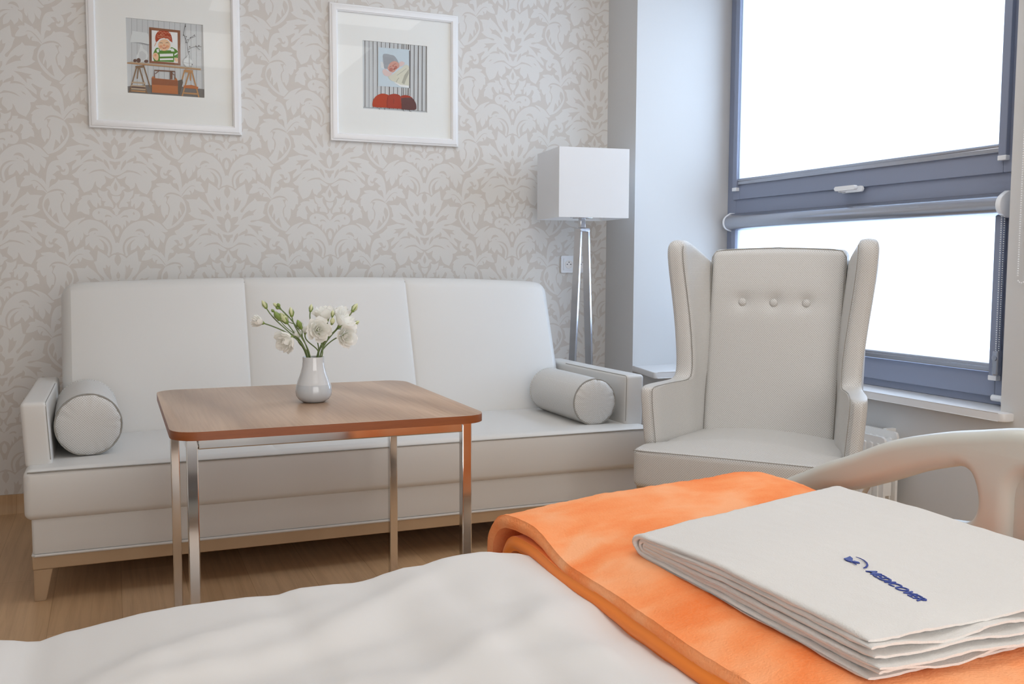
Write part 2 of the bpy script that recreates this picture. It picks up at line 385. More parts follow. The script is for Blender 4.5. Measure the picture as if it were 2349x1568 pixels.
# traced outlines: wallpaper motif (0.1 mm) and the two prints (1/1000 of the print)
WP=[('L','0,0 120,91 259,227 398,285 582,323 765,276 879,169 909,49 851,-72 746,-147 619,-153 539,-141 472,-273 423,-198 344,-143 355,-306 329,-436 261,-294 247,-428 195,-542 167,-431 111,-359 0,-299'),
('D','613,151 660,210 694,160 700,104 646,78'),
('D','163,-53 233,32 325,62 405,54 447,-2 419,-39 358,-7 266,-11'),
('L','0,-392 59,-471 89,-587 82,-692 46,-783 0,-813'),
('L','0,-1046 63,-1086 112,-902 220,-640 361,-453 548,-292 734,-199 966,-144 1151,-168 1289,-247 1393,-329 1460,-385 1410,-286 1314,-179 1221,-125 1171,-56 1315,-92 1501,-166 1640,-242 1744,-337 1895,-501 1969,-548 1917,-600 1799,-605 1686,-572 1798,-655 1858,-741 1854,-831 1791,-1064 1710,-984 1600,-811 1636,-947 1621,-1102 1541,-1266 1456,-1151 1397,-1039 1385,-819 1358,-998 1290,-913 1256,-808 1259,-647 1216,-734 1140,-780 1085,-772 1048,-722 1047,-793 1158,-859 1198,-964 1191,-1225 1115,-1149 1047,-1064 1040,-1195 898,-1346 835,-1226 774,-1158 679,-1302 512,-1379 508,-1191 568,-1048 698,-908 558,-978 441,-1100 370,-1232 358,-1373 398,-1571 335,-1611 249,-1544 0,-1449'),
('D','692,-601 763,-515 879,-477 994,-512 1062,-615 1086,-721 1038,-675 934,-609 819,-579'),
('D','249,-1548 210,-1413 200,-1226 247,-1060 341,-916 492,-816 654,-790 827,-802 653,-823 502,-886 374,-997 298,-1129 268,-1271 274,-1411 309,-1556'),
('D','789,-691 841,-679 881,-724 840,-717'),
('L','0,-2548 48,-2511 75,-2381 0,-2218 0,-2030 101,-1875 124,-1722 98,-1640 56,-1571 134,-1552 236,-1612 338,-1703 432,-1594 595,-1482 740,-1387 767,-1582 797,-1813 906,-1850 845,-1994 791,-2173 707,-2329 577,-2462 530,-2535 556,-2605 626,-2594 717,-2435 859,-2266 1001,-2143 1095,-2069 1143,-1978 1239,-2112 1445,-2102 1675,-2124 1560,-2246 1535,-2390 1480,-2582 1507,-2646 1593,-2687 1457,-2798 1268,-2897 1034,-2921 928,-2964 967,-3018 1079,-3001 1267,-2945 1501,-3000 1788,-3078 1763,-3162 1875,-3256 1992,-3362 2150,-3436 2084,-3577 1928,-3676 1750,-3693 1574,-3609 1457,-3546 1421,-3592 1490,-3687 1594,-3813 1598,-3981 1486,-3898 1324,-3780 1138,-3682 904,-3674 694,-3722 506,-3839 319,-3983 156,-4085 0,-4120'),
('D','0,-2559 60,-2675 134,-2755 122,-2890 229,-2812 437,-2779 425,-2926 363,-3034 258,-3135 495,-3128 359,-3271 207,-3408 91,-3460 0,-3473'),
('L','0,-2872 71,-2957 116,-3086 106,-3240 63,-3370 0,-3468'),
('D','287,-1963 354,-2074 453,-1942 464,-2116 577,-2084 512,-2275 416,-2443 287,-2583 250,-2494 291,-2258'),
('D','1210,-2434 1057,-2640 1096,-2706 897,-2739 710,-2833 541,-2932 618,-2769 737,-2624 901,-2501 1005,-2542'),
('D','815,-3117 1081,-3143 1267,-3178 1462,-3200 1341,-3265 1487,-3401 1255,-3362 1270,-3564 1146,-3406 974,-3235'),
('D','752,-3275 820,-3364 804,-3495 701,-3514 561,-3568 426,-3618 481,-3517 610,-3420 723,-3366'),
('D','701,-3514 841,-3504 1027,-3532 1224,-3673 1049,-3613 863,-3587 681,-3614'),
('D','413,-3483 424,-3613 327,-3769 204,-3924 235,-3758 283,-3615 354,-3519'),
('D','0,-3577 211,-3541 179,-3664 102,-3701 77,-3808 0,-3903'),
('L','1606,1640 1456,1741 1333,1914 1162,2085 967,2155 773,2129 579,2028 405,1897 606,1882 826,1825 1022,1680 814,1765 606,1812 386,1781 191,1671 52,1574 144,1522 266,1552 417,1646 361,1442 387,1331 516,1218 554,1114 687,1188 735,1283 734,1410 795,1330 859,1158 958,1034 1185,926 1272,1073 1354,1239 1374,1383 1356,1494 1507,1528'),
('D','1227,1767 1153,1861 1055,1894 1117,1821'),
('L','0,1571 71,1427 158,1302 189,1216 270,1226 374,1154 235,1056 199,960 114,884 0,858'),
('D','0,1400 53,1281 74,1171 50,1086 0,1010'),
('L','0,819 156,839 143,717 92,621 0,525'),
('L','0,501 53,353 158,277 85,193 49,83 0,40'),
('L','669,1087 470,995 284,1055 323,932 295,786 179,618 107,449 115,334 243,397 447,404 451,514 383,596 543,633 517,707 594,802 654,922'),
('L','1459,144 1451,343 1369,509 1439,512 1351,611 1265,698 1306,743 1130,835 882,842 922,943 715,932 663,776 542,706 572,632 555,438 612,407 695,561 718,329 844,401 928,526 987,650 1065,595 1072,486 963,277 1021,285 1008,159 1024,45 1189,83 1333,176'),
('L','1824,-1666 1817,-1547 1842,-1284 1866,-1140 1910,-995 1984,-850 2103,-749 2294,-706 2460,-742 2590,-849 2657,-1002 2660,-1134 2613,-1244 2524,-1290 2428,-1274 2374,-1212 2378,-1149 2442,-1171 2514,-1140 2544,-1071 2513,-1025 2469,-1098 2403,-1048 2390,-977 2315,-913 2184,-937 2242,-987 2298,-1052 2331,-1111 2228,-1143 2144,-1225 2053,-1288 2142,-1333 2181,-1403 2152,-1469 2021,-1456 1961,-1566 1941,-1734 1902,-1830 2041,-1706 2185,-1606 2287,-1454 2346,-1505 2521,-1463 2712,-1488 2837,-1507 2783,-1591 2554,-1642 2710,-1625 2854,-1675 2961,-1768 3015,-1844 2943,-1858 2990,-1965 2982,-2200 2890,-2185 2840,-2356 2759,-2459 2652,-2365 2669,-2481 2647,-2723 2540,-2928 2478,-2770 2394,-2772 2367,-2488 2400,-2367 2461,-2281 2420,-2150 2465,-2005 2555,-2079 2490,-1961 2372,-1868 2205,-1845 2015,-1887 1836,-2000'),
('L','909,-1790 939,-1671 1070,-1482 1013,-1408 1107,-1358 1252,-1353 1256,-1234 1365,-1289 1493,-1368 1482,-1321 1620,-1470 1644,-1422 1760,-1561 1829,-1690 1861,-1856 1859,-1987 1823,-2036 1719,-1932 1589,-1916 1502,-1919 1485,-1843 1545,-1742 1456,-1761 1421,-1874 1346,-1758 1335,-1670 1194,-1748 1053,-1786'),
('D','1267,-1584 1361,-1529 1478,-1546 1617,-1649 1733,-1788 1848,-1963 1836,-1988 1720,-1831 1593,-1678 1477,-1577 1372,-1557'),
('L','1837,-2043 1726,-2218 1666,-2434 1672,-2625 1740,-2815 1855,-3004 2019,-3169 2207,-3298 2445,-3383 2636,-3145 2499,-2991 2382,-2801 2325,-2610 2315,-2490 2360,-2349 2418,-2275 2387,-2151 2310,-2010 2466,-1993 2371,-1941 2204,-1917 2014,-1966'),
('D','1884,-2218 1918,-2332 1928,-2452 1873,-2597 1852,-2765 1887,-2776 1945,-2583 1992,-2714 1987,-2906 2010,-2958 2083,-2860 2160,-2775 2200,-2973 2261,-3230 2091,-3096 1928,-2907 1789,-2718 1716,-2529 1747,-2361 1820,-2258')]
WP_S=0.4378; WP_P=0.5780; WP_X=0.4600; WP_Z=1.4798
ART_A=[('grey','0,1000 1000,999 998,0 0,0'),
('line','75,1000 55,31 59,31 79,1000'),
('line','143,1000 123,36 127,36 147,1000'),
('line','211,1000 192,41 196,41 215,1000'),
('line','280,1000 261,46 265,46 284,1000'),
('line','348,1000 330,51 334,51 352,1000'),
('line','417,1000 399,56 403,56 421,1000'),
('line','487,1000 469,61 473,61 491,1000'),
('line','556,1000 539,66 543,66 560,1000'),
('line','626,1000 609,71 613,71 630,1000'),
('line','696,1000 680,76 684,76 700,1000'),
('line','766,1000 751,81 755,81 770,1000'),
('line','837,1000 822,86 826,86 841,1000'),
('line','908,1000 893,91 897,91 912,1000'),
('line','979,1000 965,96 969,96 983,1000'),
('floor','0,90 247,126 691,138 996,123 993,0 0,0'),
('white2','83,831 222,823 280,810 308,666 183,679 50,676'),
('line','50,678 191,685 308,669 276,656 183,672'),
('white2','181,656 207,650 213,610 266,566 272,494 240,443 177,429 132,450 128,506 157,565'),
('grey','165,558 204,577 250,533 244,475 193,447 155,476'),
('frame','296,901 697,894 691,422 288,422'),
('frame2','328,863 302,897 294,424 318,456'),
('white','328,863 661,862 657,453 320,453'),
('green','369,616 409,636 479,609 560,657 615,646 658,608 657,518 612,523 604,460 349,452 335,524'),
('white','424,625 599,644 602,620 425,601'),
('white','424,556 597,575 597,538 425,519'),
('white','423,494 596,513 595,488 424,470'),
('white','381,609 413,624 417,579 392,569'),
('white','563,641 607,637 616,605 574,601'),
('white','612,568 655,596 656,576 614,547'),
('white','370,657 383,706 404,741 451,768 531,770 569,740 592,693 624,679 584,663 559,641 479,617 417,628'),
('hat','379,706 371,762 386,820 430,865 525,870 572,830 588,774 591,721 562,739 530,765 483,771 435,758 403,725'),
('hat2','397,857 420,841 442,854 464,839 486,852 508,836 530,850 552,834 576,848 574,853 553,840 531,855 509,842 487,858 465,844 443,860 421,847 400,862'),
('hat2','396,807 419,791 441,804 463,788 485,802 507,786 529,799 551,783 575,797 573,802 552,789 530,805 508,791 486,807 464,794 442,810 419,796 399,812'),
('hat2','395,782 418,766 440,780 462,764 484,777 506,761 529,775 550,759 575,773 572,778 551,764 530,780 507,767 485,783 463,769 441,785 419,772 399,787'),
('hat2','438,815 465,829 490,820 464,810 438,819 436,815 464,805 495,821 465,834 436,819'),
('hat2','362,650 387,705 380,708 355,653'),
('skin','564,686 560,661 548,639 530,620 508,607 483,601 459,602 437,612 420,627 409,648 406,672 410,696 422,719 440,738 462,751 487,757 511,756 533,747 550,731 561,710'),
('cheek','463,657 461,650 456,643 449,639 440,637 432,637 425,641 420,646 419,653 421,660 426,666 433,671 441,673 450,672 457,669 461,663'),
('cheek','546,664 544,657 539,651 532,646 524,644 515,645 508,648 503,653 502,660 504,667 509,673 516,678 524,680 533,679 540,676 545,671'),
('cheek','498,676 497,670 493,665 488,662 482,660 476,661 471,663 468,668 467,673 468,679 471,684 477,688 483,689 489,689 494,686 497,682'),
('dark','427,698 446,704 463,698 465,703 446,710 426,703'),
('dark','505,705 523,714 540,708 542,714 523,720 503,710'),
('lip','452,644 480,640 516,652 504,636 472,629'),
('skin','332,523 356,562 391,561 408,530 401,472 373,463 346,492'),
('cheek','381,536 380,529 377,523 372,518 367,517 361,517 357,521 354,527 353,533 354,540 357,546 362,551 368,552 373,552 377,548 380,542'),
('skin','614,515 644,521 658,494 647,462 623,474'),
('wood','5,407 57,421 960,405 955,382 729,388'),
('wood2','5,405 955,390 957,380 4,392'),
('cone','128,440 126,432 121,424 114,419 105,417 97,418 90,422 86,428 84,436 86,444 91,452 98,457 106,459 115,458 122,454 126,448'),
('cone','179,447 177,435 171,425 162,417 152,414 142,416 133,422 128,431 126,443 128,455 134,465 143,473 153,476 163,474 172,468 177,459'),
('cone','276,444 273,436 267,428 259,423 248,421 238,421 230,425 224,432 222,440 225,448 231,455 239,460 249,463 260,462 268,458 274,452'),
('wood3','117,354 19,10 34,7 132,351'),
('wood3','152,352 241,5 256,11 167,358'),
('wood3','211,361 286,86 301,92 226,367'),
('wood3','140,346 121,199 136,198 155,346'),
('wood3','109,367 223,388 226,356 112,335'),
('wood','54,156 232,158 232,137 49,138'),
('wood','52,112 231,113 231,92 48,94'),
('wood','51,71 230,72 230,52 47,53'),
('wood2','51,43 230,43 229,23 46,25'),
('cone','60,95 231,92 230,76 55,78'),
('wood2','801,368 692,5 709,1 818,364'),
('wood2','825,365 914,3 932,9 842,371'),
('wood2','736,371 688,194 705,191 753,368'),
('wood2','808,357 809,225 827,227 826,359'),
('wood2','745,373 854,370 845,328 748,336'),
('box','724,153 829,169 918,147 913,117 723,120'),
('wood2','714,62 916,63 915,38 713,41'),
('frame2','358,216 353,322 612,326 605,227 621,228 619,342 348,337 342,215'),
('frame2','364,278 412,323 406,330 358,285'),
('frame2','610,288 555,333 549,325 603,280'),
('frame2','552,337 584,336 581,225 549,222'),
('box','312,221 329,251 360,224 605,218 626,253 649,213 649,28 312,29'),
('box2','312,221 651,214 651,140 312,135'),
('floor2','653,214 710,235 717,194 673,26 649,28'),
('white2','785,570 814,573 805,539 844,493 843,443 802,413 754,415 724,458 732,500 773,536'),
('line','784,568 738,518 722,466 752,414 756,417 727,467 742,516 787,564'),
('line','730,465 779,456 844,462 844,466 779,460 731,469'),
('dark','809,416 808,564 793,629 786,727 765,816 737,843 733,839 760,813 781,725 788,628 803,563 804,415'),
('dark','785,725 820,794 878,844 875,847 817,796 781,727'),
('dark','771,742 742,854 767,982 762,983 737,853 767,740'),
('dark','796,639 833,671 897,693 970,699 970,704 897,698 831,675 794,643'),
('dark','896,693 953,650 956,654 899,697'),
('dark','844,803 897,833 895,837 842,808'),
('dark','771,955 768,946 760,946 757,953 761,961 768,962'),
('dark','745,833 741,825 734,825 730,832 734,840 741,841'),
('dark','782,816 778,808 771,807 768,815 771,823 779,824'),
('dark','801,777 797,769 790,768 787,776 791,784 798,785'),
('dark','834,806 830,798 823,797 820,805 823,813 831,814'),
('dark','887,847 884,838 876,838 873,845 877,853 884,854'),
('dark','823,684 820,676 812,676 809,683 813,691 820,692'),
('dark','904,700 901,692 893,691 890,699 894,707 901,707'),
('dark','944,709 940,701 932,700 929,708 933,716 940,717'),
('dark','814,618 810,610 803,609 799,617 803,625 810,625'),
('dark','776,738 772,730 765,729 762,737 766,745 773,745'),
('dark','850,448 847,440 839,439 836,447 840,455 847,455')]
ART_B=[('grey','0,1000 1000,1000 1000,0 0,0'),
('dark','38,999 37,535 31,6 42,7 47,536 48,1000'),
('white2','50,1000 41,18 47,19 57,1000'),
('dark2','101,1000 99,540 94,7 102,7 107,541 109,1000'),
('white2','112,1000 102,19 109,19 118,1000'),
('dark2','161,1000 160,545 155,7 165,8 170,546 171,1000'),
('white2','173,1000 164,19 171,20 180,1000'),
('dark','226,1000 225,550 221,8 229,8 233,551 234,1000'),
('white2','238,1000 229,20 235,20 244,1000'),
('dark2','288,1000 281,554 274,7 285,8 292,555 298,1000'),
('white2','300,1000 292,20 298,21 307,1000'),
('dark2','352,1000 346,560 339,8 347,8 354,560 360,1000'),
('white2','363,1000 355,21 362,21 370,1000'),
('dark','414,1000 408,564 401,8 412,9 419,565 425,1000'),
('white2','427,1000 419,21 425,22 433,1000'),
('dark2','480,1000 474,570 468,9 476,9 483,570 488,1000'),
('white2','492,1000 484,22 491,22 498,1000'),
('dark2','541,1000 535,575 529,9 539,10 546,575 552,1000'),
('white2','554,1000 547,22 553,23 560,1000'),
('dark','606,1000 601,580 594,10 602,10 609,580 614,1000'),
('white2','618,1000 611,23 617,23 624,1000'),
('dark2','632,1000 626,582 620,10 631,11 637,583 643,1000'),
('white2','645,1000 638,23 645,23 651,1000'),
('dark2','672,1000 666,585 660,10 668,11 675,586 680,1000'),
('white2','683,1000 677,23 683,24 690,1000'),
('dark','703,1000 698,588 692,10 703,11 709,588 714,1000'),
('white2','716,1000 710,23 717,24 723,1000'),
('dark2','736,1000 731,590 725,11 733,11 739,591 744,1000'),
('white2','748,1000 741,24 748,24 754,1000'),
('dark2','796,1000 791,595 785,11 796,12 802,596 807,1000'),
('white2','809,1000 803,24 810,25 815,1000'),
('dark','860,1000 855,600 850,12 858,12 864,601 869,1000'),
('white2','872,1000 866,25 873,25 879,1000'),
('dark2','923,1000 918,605 913,12 924,13 929,606 934,1000'),
('white2','936,1000 931,25 938,26 943,1000'),
('dark2','985,1000 981,610 975,13 984,13 989,611 994,1000'),
('white2','997,1000 992,26 999,26 1000,1000'),
('line','0,21 996,22 997,29 0,28'),
('grey','0,20 996,21 996,0 0,0'),
('dark2','717,909 740,904 736,355 714,354'),
('sky','243,916 717,921 716,355 236,351'),
('hat_grey','312,812 365,831 429,822 486,812 535,754 559,701 494,733 429,706 396,664 379,609 331,620 315,712'),
('line','322,789 337,736 349,668 354,669 342,738 326,791'),
('line','344,786 362,732 364,672 368,673 366,734 349,788'),
('line','367,784 386,728 378,677 383,677 391,729 372,785'),
('line','390,781 410,724 393,682 398,681 415,725 394,783'),
('line','412,778 435,720 408,687 412,684 439,721 417,780'),
('line','435,775 459,716 423,692 426,688 464,716 440,777'),
('line','458,773 483,713 439,696 440,692 488,712 462,775'),
('white2','275,709 315,696 331,613 282,616'),
('skin2','388,640 429,706 494,735 551,708 563,655 526,621 469,565 412,580 383,609'),
('cheek2','467,608 465,597 458,588 448,581 436,578 424,579 414,584 408,593 405,603 408,614 415,624 425,630 436,634 448,632 458,627 465,619'),
('cheek2','534,645 533,636 527,627 519,622 510,619 500,620 492,625 487,632 485,641 487,650 493,658 501,663 510,666 519,665 527,661 533,653'),
('lip2','469,616 498,634 506,623 481,601'),
('lip2','407,631 430,649 445,654 444,659 427,654 404,635'),
('lip2','479,680 503,694 516,691 518,696 501,699 476,685'),
('cheek2','482,664 481,658 478,652 474,649 469,647 464,648 460,651 457,656 456,662 457,668 460,673 464,677 469,678 474,677 479,674 481,670'),
('skin3','306,587 347,606 395,579 460,553 436,528 387,502 338,512 310,541'),
('skin3','559,709 601,740 650,724 625,683 575,656'),
('cream','387,497 460,537 526,589 600,642 658,694 715,667 716,389 574,390 509,424 427,449'),
('cream2','528,524 610,585 676,638 672,643 606,591 524,530'),
('cream2','521,424 538,463 562,492 554,497 529,467 512,426'),
('cream2','599,423 641,536 711,635 713,573 665,467 640,403'),
('white','509,424 574,394 710,389 714,357 582,367 476,422'),
('red','150,95 166,151 215,208 288,242 361,238 401,214 392,41 165,40'),
('red2','377,189 401,229 475,252 549,244 585,211 597,39 368,36'),
('red3','471,180 469,101 476,102 478,180'),
('red3','382,213 367,134 366,40 372,40 373,134 388,212'),
('red2','585,227 639,245 713,240 771,208 722,197 598,196'),
('maroon','591,196 655,208 755,211 804,163 827,102 808,37 597,33'),
('dark','242,26 255,0 289,0 291,0 260,4 249,29'),
('dark','323,28 336,0 370,0 372,1 341,6 330,31'),
('dark','610,33 623,5 658,0 659,5 628,10 617,36'),
('dark','709,34 722,6 757,0 759,7 727,12 716,38')]

# ------------------------------------------------------------------ the room
D, W = 4.263, 2.71                    # papered wall, window wall
CX, CF = 2.283, 3.984                 # corner pier
X0, Y0, H = -1.7, -1.6, 2.6
bm = bmesh.new(); box(bm, X0-.2, W+.3, Y0-.2, D+.2, -.08, 0); struct('floor', bm, floor_wood)
bm = bmesh.new(); box(bm, X0-.2, W+.4, Y0-.2, D+.2, H, H+.1); struct('ceiling', bm, ceil_paint)
bm = bmesh.new(); box(bm, X0-.15, X0, Y0-.15, D+.15, 0, H); struct('wall_left', bm, white_paint)
bm = bmesh.new(); box(bm, X0, W, Y0-.15, Y0, 0, H); struct('wall_front', bm, white_paint)
# window wall with its opening
YO0, YO1, ZS, ZT = 2.287, CF, .495, 2.42
bm = bmesh.new()
box(bm, W, W+.25, Y0, YO0, 0, H); box(bm, W, W+.25, YO0, D, 0, ZS); box(bm, W, W+.25, YO0, D, ZT, H)
struct('wall_right', bm, white_paint)
bm = bmesh.new(); box(bm, CX, W+.25, CF, D, 0, H); struct('wall_corner', bm, white_paint)
bm = bmesh.new(); box(bm, CX+.03, W, 3.735, CF, 0, ZS); struct('trim_1', bm, white_paint)
# papered wall: ground plus printed leaves
bm = bmesh.new(); box(bm, X0, CX, D, D+.15, 0, H)
layer = [0]
WALLPOLY = []
for kd, s in WP:
    pts = [tuple(int(a)/10000 for a in p.split(',')) for p in s.split()]
    axial = min(p[0] for p in pts) == 0
    WALLPOLY.append((kd, [Vector((max(0, v.x), v.y)) if axial else v for v in smooth_closed(pts)]))
xl, xr, zl, zh = -1.25, CX-.001, .076, 2.5
def clip(poly, ax, lim, keep_less):
    out = []
    for i in range(len(poly)):
        a, b = poly[i], poly[(i+1) % len(poly)]
        ia = (a[ax] <= lim) == keep_less; ib = (b[ax] <= lim) == keep_less
        if ia: out.append(a)
        if ia != ib:
            t = (lim-a[ax])/(b[ax]-a[ax]); out.append(tuple(a[k]+(b[k]-a[k])*t for k in range(2)))
    return out
nf = 0
for k in range(-4, 6):
    for n in range(-4, 4):
        for mirror in (1, -1):
            for idx, (kd, poly) in enumerate(WALLPOLY):
                ox = WP_X+k*WP_S; oz = WP_Z+n*WP_P+(k % 2)*WP_P/2
                q = [(ox+mirror*p[0], oz+p[1]) for p in poly]
                for ax, lim, less in ((0, xl, False), (0, xr, True), (1, zl, False), (1, zh, True)):
                    if q: q = clip(q, ax, lim, less)
                if len(q) < 3: continue
                off = .0002+.00001*idx+(.0004 if kd == 'D' else 0)+(.000005 if mirror < 0 else 0)
                if (kd, idx) == ('L', 10): off += .0005           # the bud inside the fan lies over its dark cup
                vs = [bm.verts.new((x, D-off, z)) for x, z in q]
                try: f = bm.faces.new(vs)
                except ValueError: continue
                f.material_index = 1 if kd == 'L' else 0; nf += 1

me = bpy.data.meshes.new('wall_back'); bm.normal_update()
for f in bm.faces:
    if f.normal.y > 0 and f.calc_center_median().y < D-.0001: f.normal_flip()
bm.to_mesh(me); bm.free(); me.materials.append(paper_base); me.materials.append(paper_light)
wb = bpy.data.objects.new('wall_back', me); COL.objects.link(wb); wb['kind'] = 'structure'
# coved skirting in the floor colour
bm = bmesh.new(); prism(bm, [(0, 0), (.022, 0), (.012, .012), (.008, .035), (.006, .075), (0, .075)], lambda u, v, d: (d, D-u, v), X0, CX)
struct('baseboard_back', bm, floor_wood)
bm = bmesh.new(); prism(bm, [(0, 0), (.022, 0), (.012, .012), (.008, .035), (.006, .075), (0, .075)], lambda u, v, d: (W-u, d, v), Y0, 3.735)
struct('baseboard_right', bm, floor_wood)
# sill, wrapping round the pier as a ledge
bm = bmesh.new()
prism(bm, round_poly([(CX, CF), (2.226, 3.69), (2.665, 3.69), (2.665, 2.236), (W, 2.236), (W, YO0), (2.86, YO0), (2.86, CF)], [0, .015, 0, .03, 0, 0, 0, 0]), lambda u, v, d: (u, v, d), ZS, .523, .004)
struct('trim_2', bm, stone)

# ------------------------------------------------------------------ window
win = thing('window_1', None, None, (2.81, 3.135, .523), 0, None, 'structure')
XF = 2.805
def wbox(bm, y0, y1, z0, z1, x0=XF, x1=XF+.06, bev=.003): box(bm, x0, x1, y0, y1, z0, z1, bev)
bm = bmesh.new()
wbox(bm, 3.915, YO1, .523, ZT); wbox(bm, YO0, 2.345, .523, ZT); wbox(bm, 2.345, 3.915, ZT-.06, ZT); wbox(bm, 2.345, 3.915, .523, .558, XF+.012)
wbox(bm, 2.345, 3.915, 1.225, 1.325)
part('frame', bm, win_grey, win); bm = bmesh.new()
def sash(name, y0, y1, z0, z1, wd, bot, x0):
    b = bmesh.new()
    wbox(b, y1-wd, y1, z0, z1, x0, XF+.05); wbox(b, y0, y0+wd, z0, z1, x0, XF+.05)
    wbox(b, y0+wd, y1-wd, z0, z0+bot, x0, XF+.05); wbox(b, y0+wd, y1-wd, z1-wd, z1, x0, XF+.05)
    s = part(name, b, win_grey, win)
    b = bmesh.new(); box(b, XF+.026, XF+.032, y0+wd-.005, y1-wd+.005, z0+bot-.005, z1-wd+.005)
    part('pane', b, glass, s); return s
bm.free()
us = sash('sash', 2.335, 3.925, 1.318, ZT-.04, .055, .072, XF-.012)
ls = sash('sash', 2.335, 3.925, .553, 1.24, .055, .085, XF-.006)
# lever handle on the upper sash
bm = bmesh.new(); prism(bm, round_poly([(3.04, 1.299), (3.162, 1.299), (3.162, 1.323), (3.04, 1.323)], .010), lambda u, v, d: (d, u, v), 2.782, 2.793, .003)
hd = part('handle', bm, plastic_white, us)
bm = bmesh.new(); box(bm, 2.757, 2.783, 3.130, 3.152, 1.301, 1.321, .004)
prism(bm, round_poly([(3.036, 1.306), (3.158, 1.306), (3.158, 1.324), (3.036, 1.324)], .007), lambda u, v, d: (d, u, v), 2.742, 2.757, .004)
part('lever', bm, plastic_white, hd)
bm = bmesh.new(); tube(bm, [(2.785, 2.30, .552), (2.785, 2.385, .552)], .011, 12); box(bm, 2.775, 2.797, 2.338, 2.345, .54, .564, .002)
part('hinge', bm, plastic_white, win)

# ------------------------------------------------------------------ roller blinds
def blind(loc, label, y0, y1, ztop, zbot, cassette):
    t = thing('roller_blind', label, 'blind', loc)
    b = bmesh.new(); box(b, 2.790, 2.7912, y0, y1, zbot, ztop); part('blind_cloth', b, blind_cloth, t)
    b = bmesh.new(); tube(b, [(2.789, y0, zbot), (2.789, y1, zbot)], .0085, 10); box(b, 2.782, 2.794, y0, y1, zbot-.022, zbot-.004, .003)
    part('bottom_bar', b, cassette_grey, t)
    for ya, yb in ((y1-.004, y1+.028), (y0-.028, y0+.004)):
        b = bmesh.new(); box(b, 2.776, 2.796, ya, yb, zbot-.035, ztop, .003); r = part('side_rail', b, win_grey, t)
        b = bmesh.new(); box(b, 2.775, 2.797, ya-.001, yb+.001, zbot-.050, zbot-.033, .002); part('rail_end_cap', b, plastic_white, r)
    if cassette:
        prof = [(2.795, ztop+.030), (2.770, ztop+.030)]+[(2.766-.030*sin(radians(a)), ztop-.012+.034*cos(radians(a))) for a in range(20, 161, 14)]+[(2.775, ztop-.050), (2.795, ztop-.050)]
        b = bmesh.new(); prism(b, prof, lambda u, v, d: (u, d, v), y0-.03, y1+.03); part('cassette', b, cassette_grey, t, 50)
        cx = sum(p[0] for p in prof)/len(prof); cz = sum(p[1] for p in prof)/len(prof)
        pr2 = [(min(2.797, cx+(u-cx)*1.18), cz+(v-cz)*1.12) for u, v in prof]
        for ya, yb in ((y1+.03, y1+.042), (y0-.05, y0-.03)):
            b = bmesh.new(); prism(b, pr2, lambda u, v, d: (u, d, v), ya, yb, .003); part('end_cap', b, plastic_white, t, 50)
        for yy, zz in ((y0-.034, ztop-.03), (y0-.046, ztop-.03)):
            b = bmesh.new(); z = zz
            while z > zbot+.02:
                bmesh.ops.create_icosphere(b, subdivisions=1, radius=.0024, matrix=Matrix.Translation((2.762, yy, z))); z -= .0075
            part('bead_chain', b, plastic_white, t)
        b = bmesh.new(); box(b, 2.752, 2.773, y0-.052, y0-.028, zbot-.03, zbot+.055, .005); tube(b, [(2.748, y0-.04, zbot+.03), (2.775, y0-.04, zbot+.03)], .009, 14)
        part('chain_tensioner', b, cassette_grey, t)
    return t
blind((2.79, 3.13, 1.18), 'sheer white roller blind drawn down over the lower window pane below the cassette', 2.395, 3.88, 1.22, .662, True)
blind((2.79, 3.13, 1.41), 'sheer white roller blind covering the tall upper window pane', 2.395, 3.88, 2.38, 1.408, False)
bm = bmesh.new()
L = [Vector((2.6995, 2.2365, 1.85-.0075*i)) for i in range(118)]+[Vector((2.6995, 2.2225+.014*cos(a), .963-.014*sin(a))) for a in (.55, 1.1, 1.65, 2.2, 2.75)]+[Vector((2.6995, 2.2085, .97+.0075*i)) for i in range(117)]
for p in L: bmesh.ops.create_icosphere(bm, subdivisions=1, radius=.0027, matrix=Matrix.Translation(p))
single('blind_chain', bm, plastic_white, 'loop of white beaded blind chain hanging against the plain wall right of the window', 'chain')

# ------------------------------------------------------------------ radiator
t = thing('radiator', 'white panel radiator under the window sill behind the armchair', 'radiator', (2.65, 3.1, .11))
def panel(x0, x1, y0, y1, z0, z1):
    b = bmesh.new(); n = int((y1-y0)/.0333); pts = []
    prism(b, round_poly([(y0, z0), (y1, z0), (y1, z1), (y0, z1)], .016), lambda u, v, d: (d, u, v), x0+.006, x1, .003)
    for i in range(1, n):
        y = y0+(y1-y0)*i/n; prism(b, round_poly([(y-.010, z0+.02), (y+.010, z0+.02), (y+.010, z1-.025), (y-.010, z1-.025)], .006), lambda u, v, d: (d, u, v), x0, x0+.012, .003)
    return b
part('front_panel', panel(2.585, 2.602, 2.673, 3.55, .12, .375), rad_white, t)
part('rear_panel', panel(2.655, 2.672, 2.686, 3.56, .11, .389), rad_white, t)
bm = bmesh.new(); box(bm, 2.602, 2.655, 2.70, 3.54, .15, .36); part('fins', bm, rad_white, t)
bm = bmesh.new(); tube(bm, [(2.628, 2.70, .352), (2.628, 2.675, .352)], .012, 16); tube(bm, [(2.628, 2.675, .352), (2.628, 2.672, .352)], .0125, 6); part('inlet_boss', bm, rad_white, t)
bm = bmesh.new(); tube(bm, [(2.628, 2.672, .352), (2.628, 2.666, .352)], .0115, 12); tube(bm, [(2.628, 2.668, .352), (2.628, 2.656, .352)], .008, 12); part('bleed_valve', bm, steel, t)
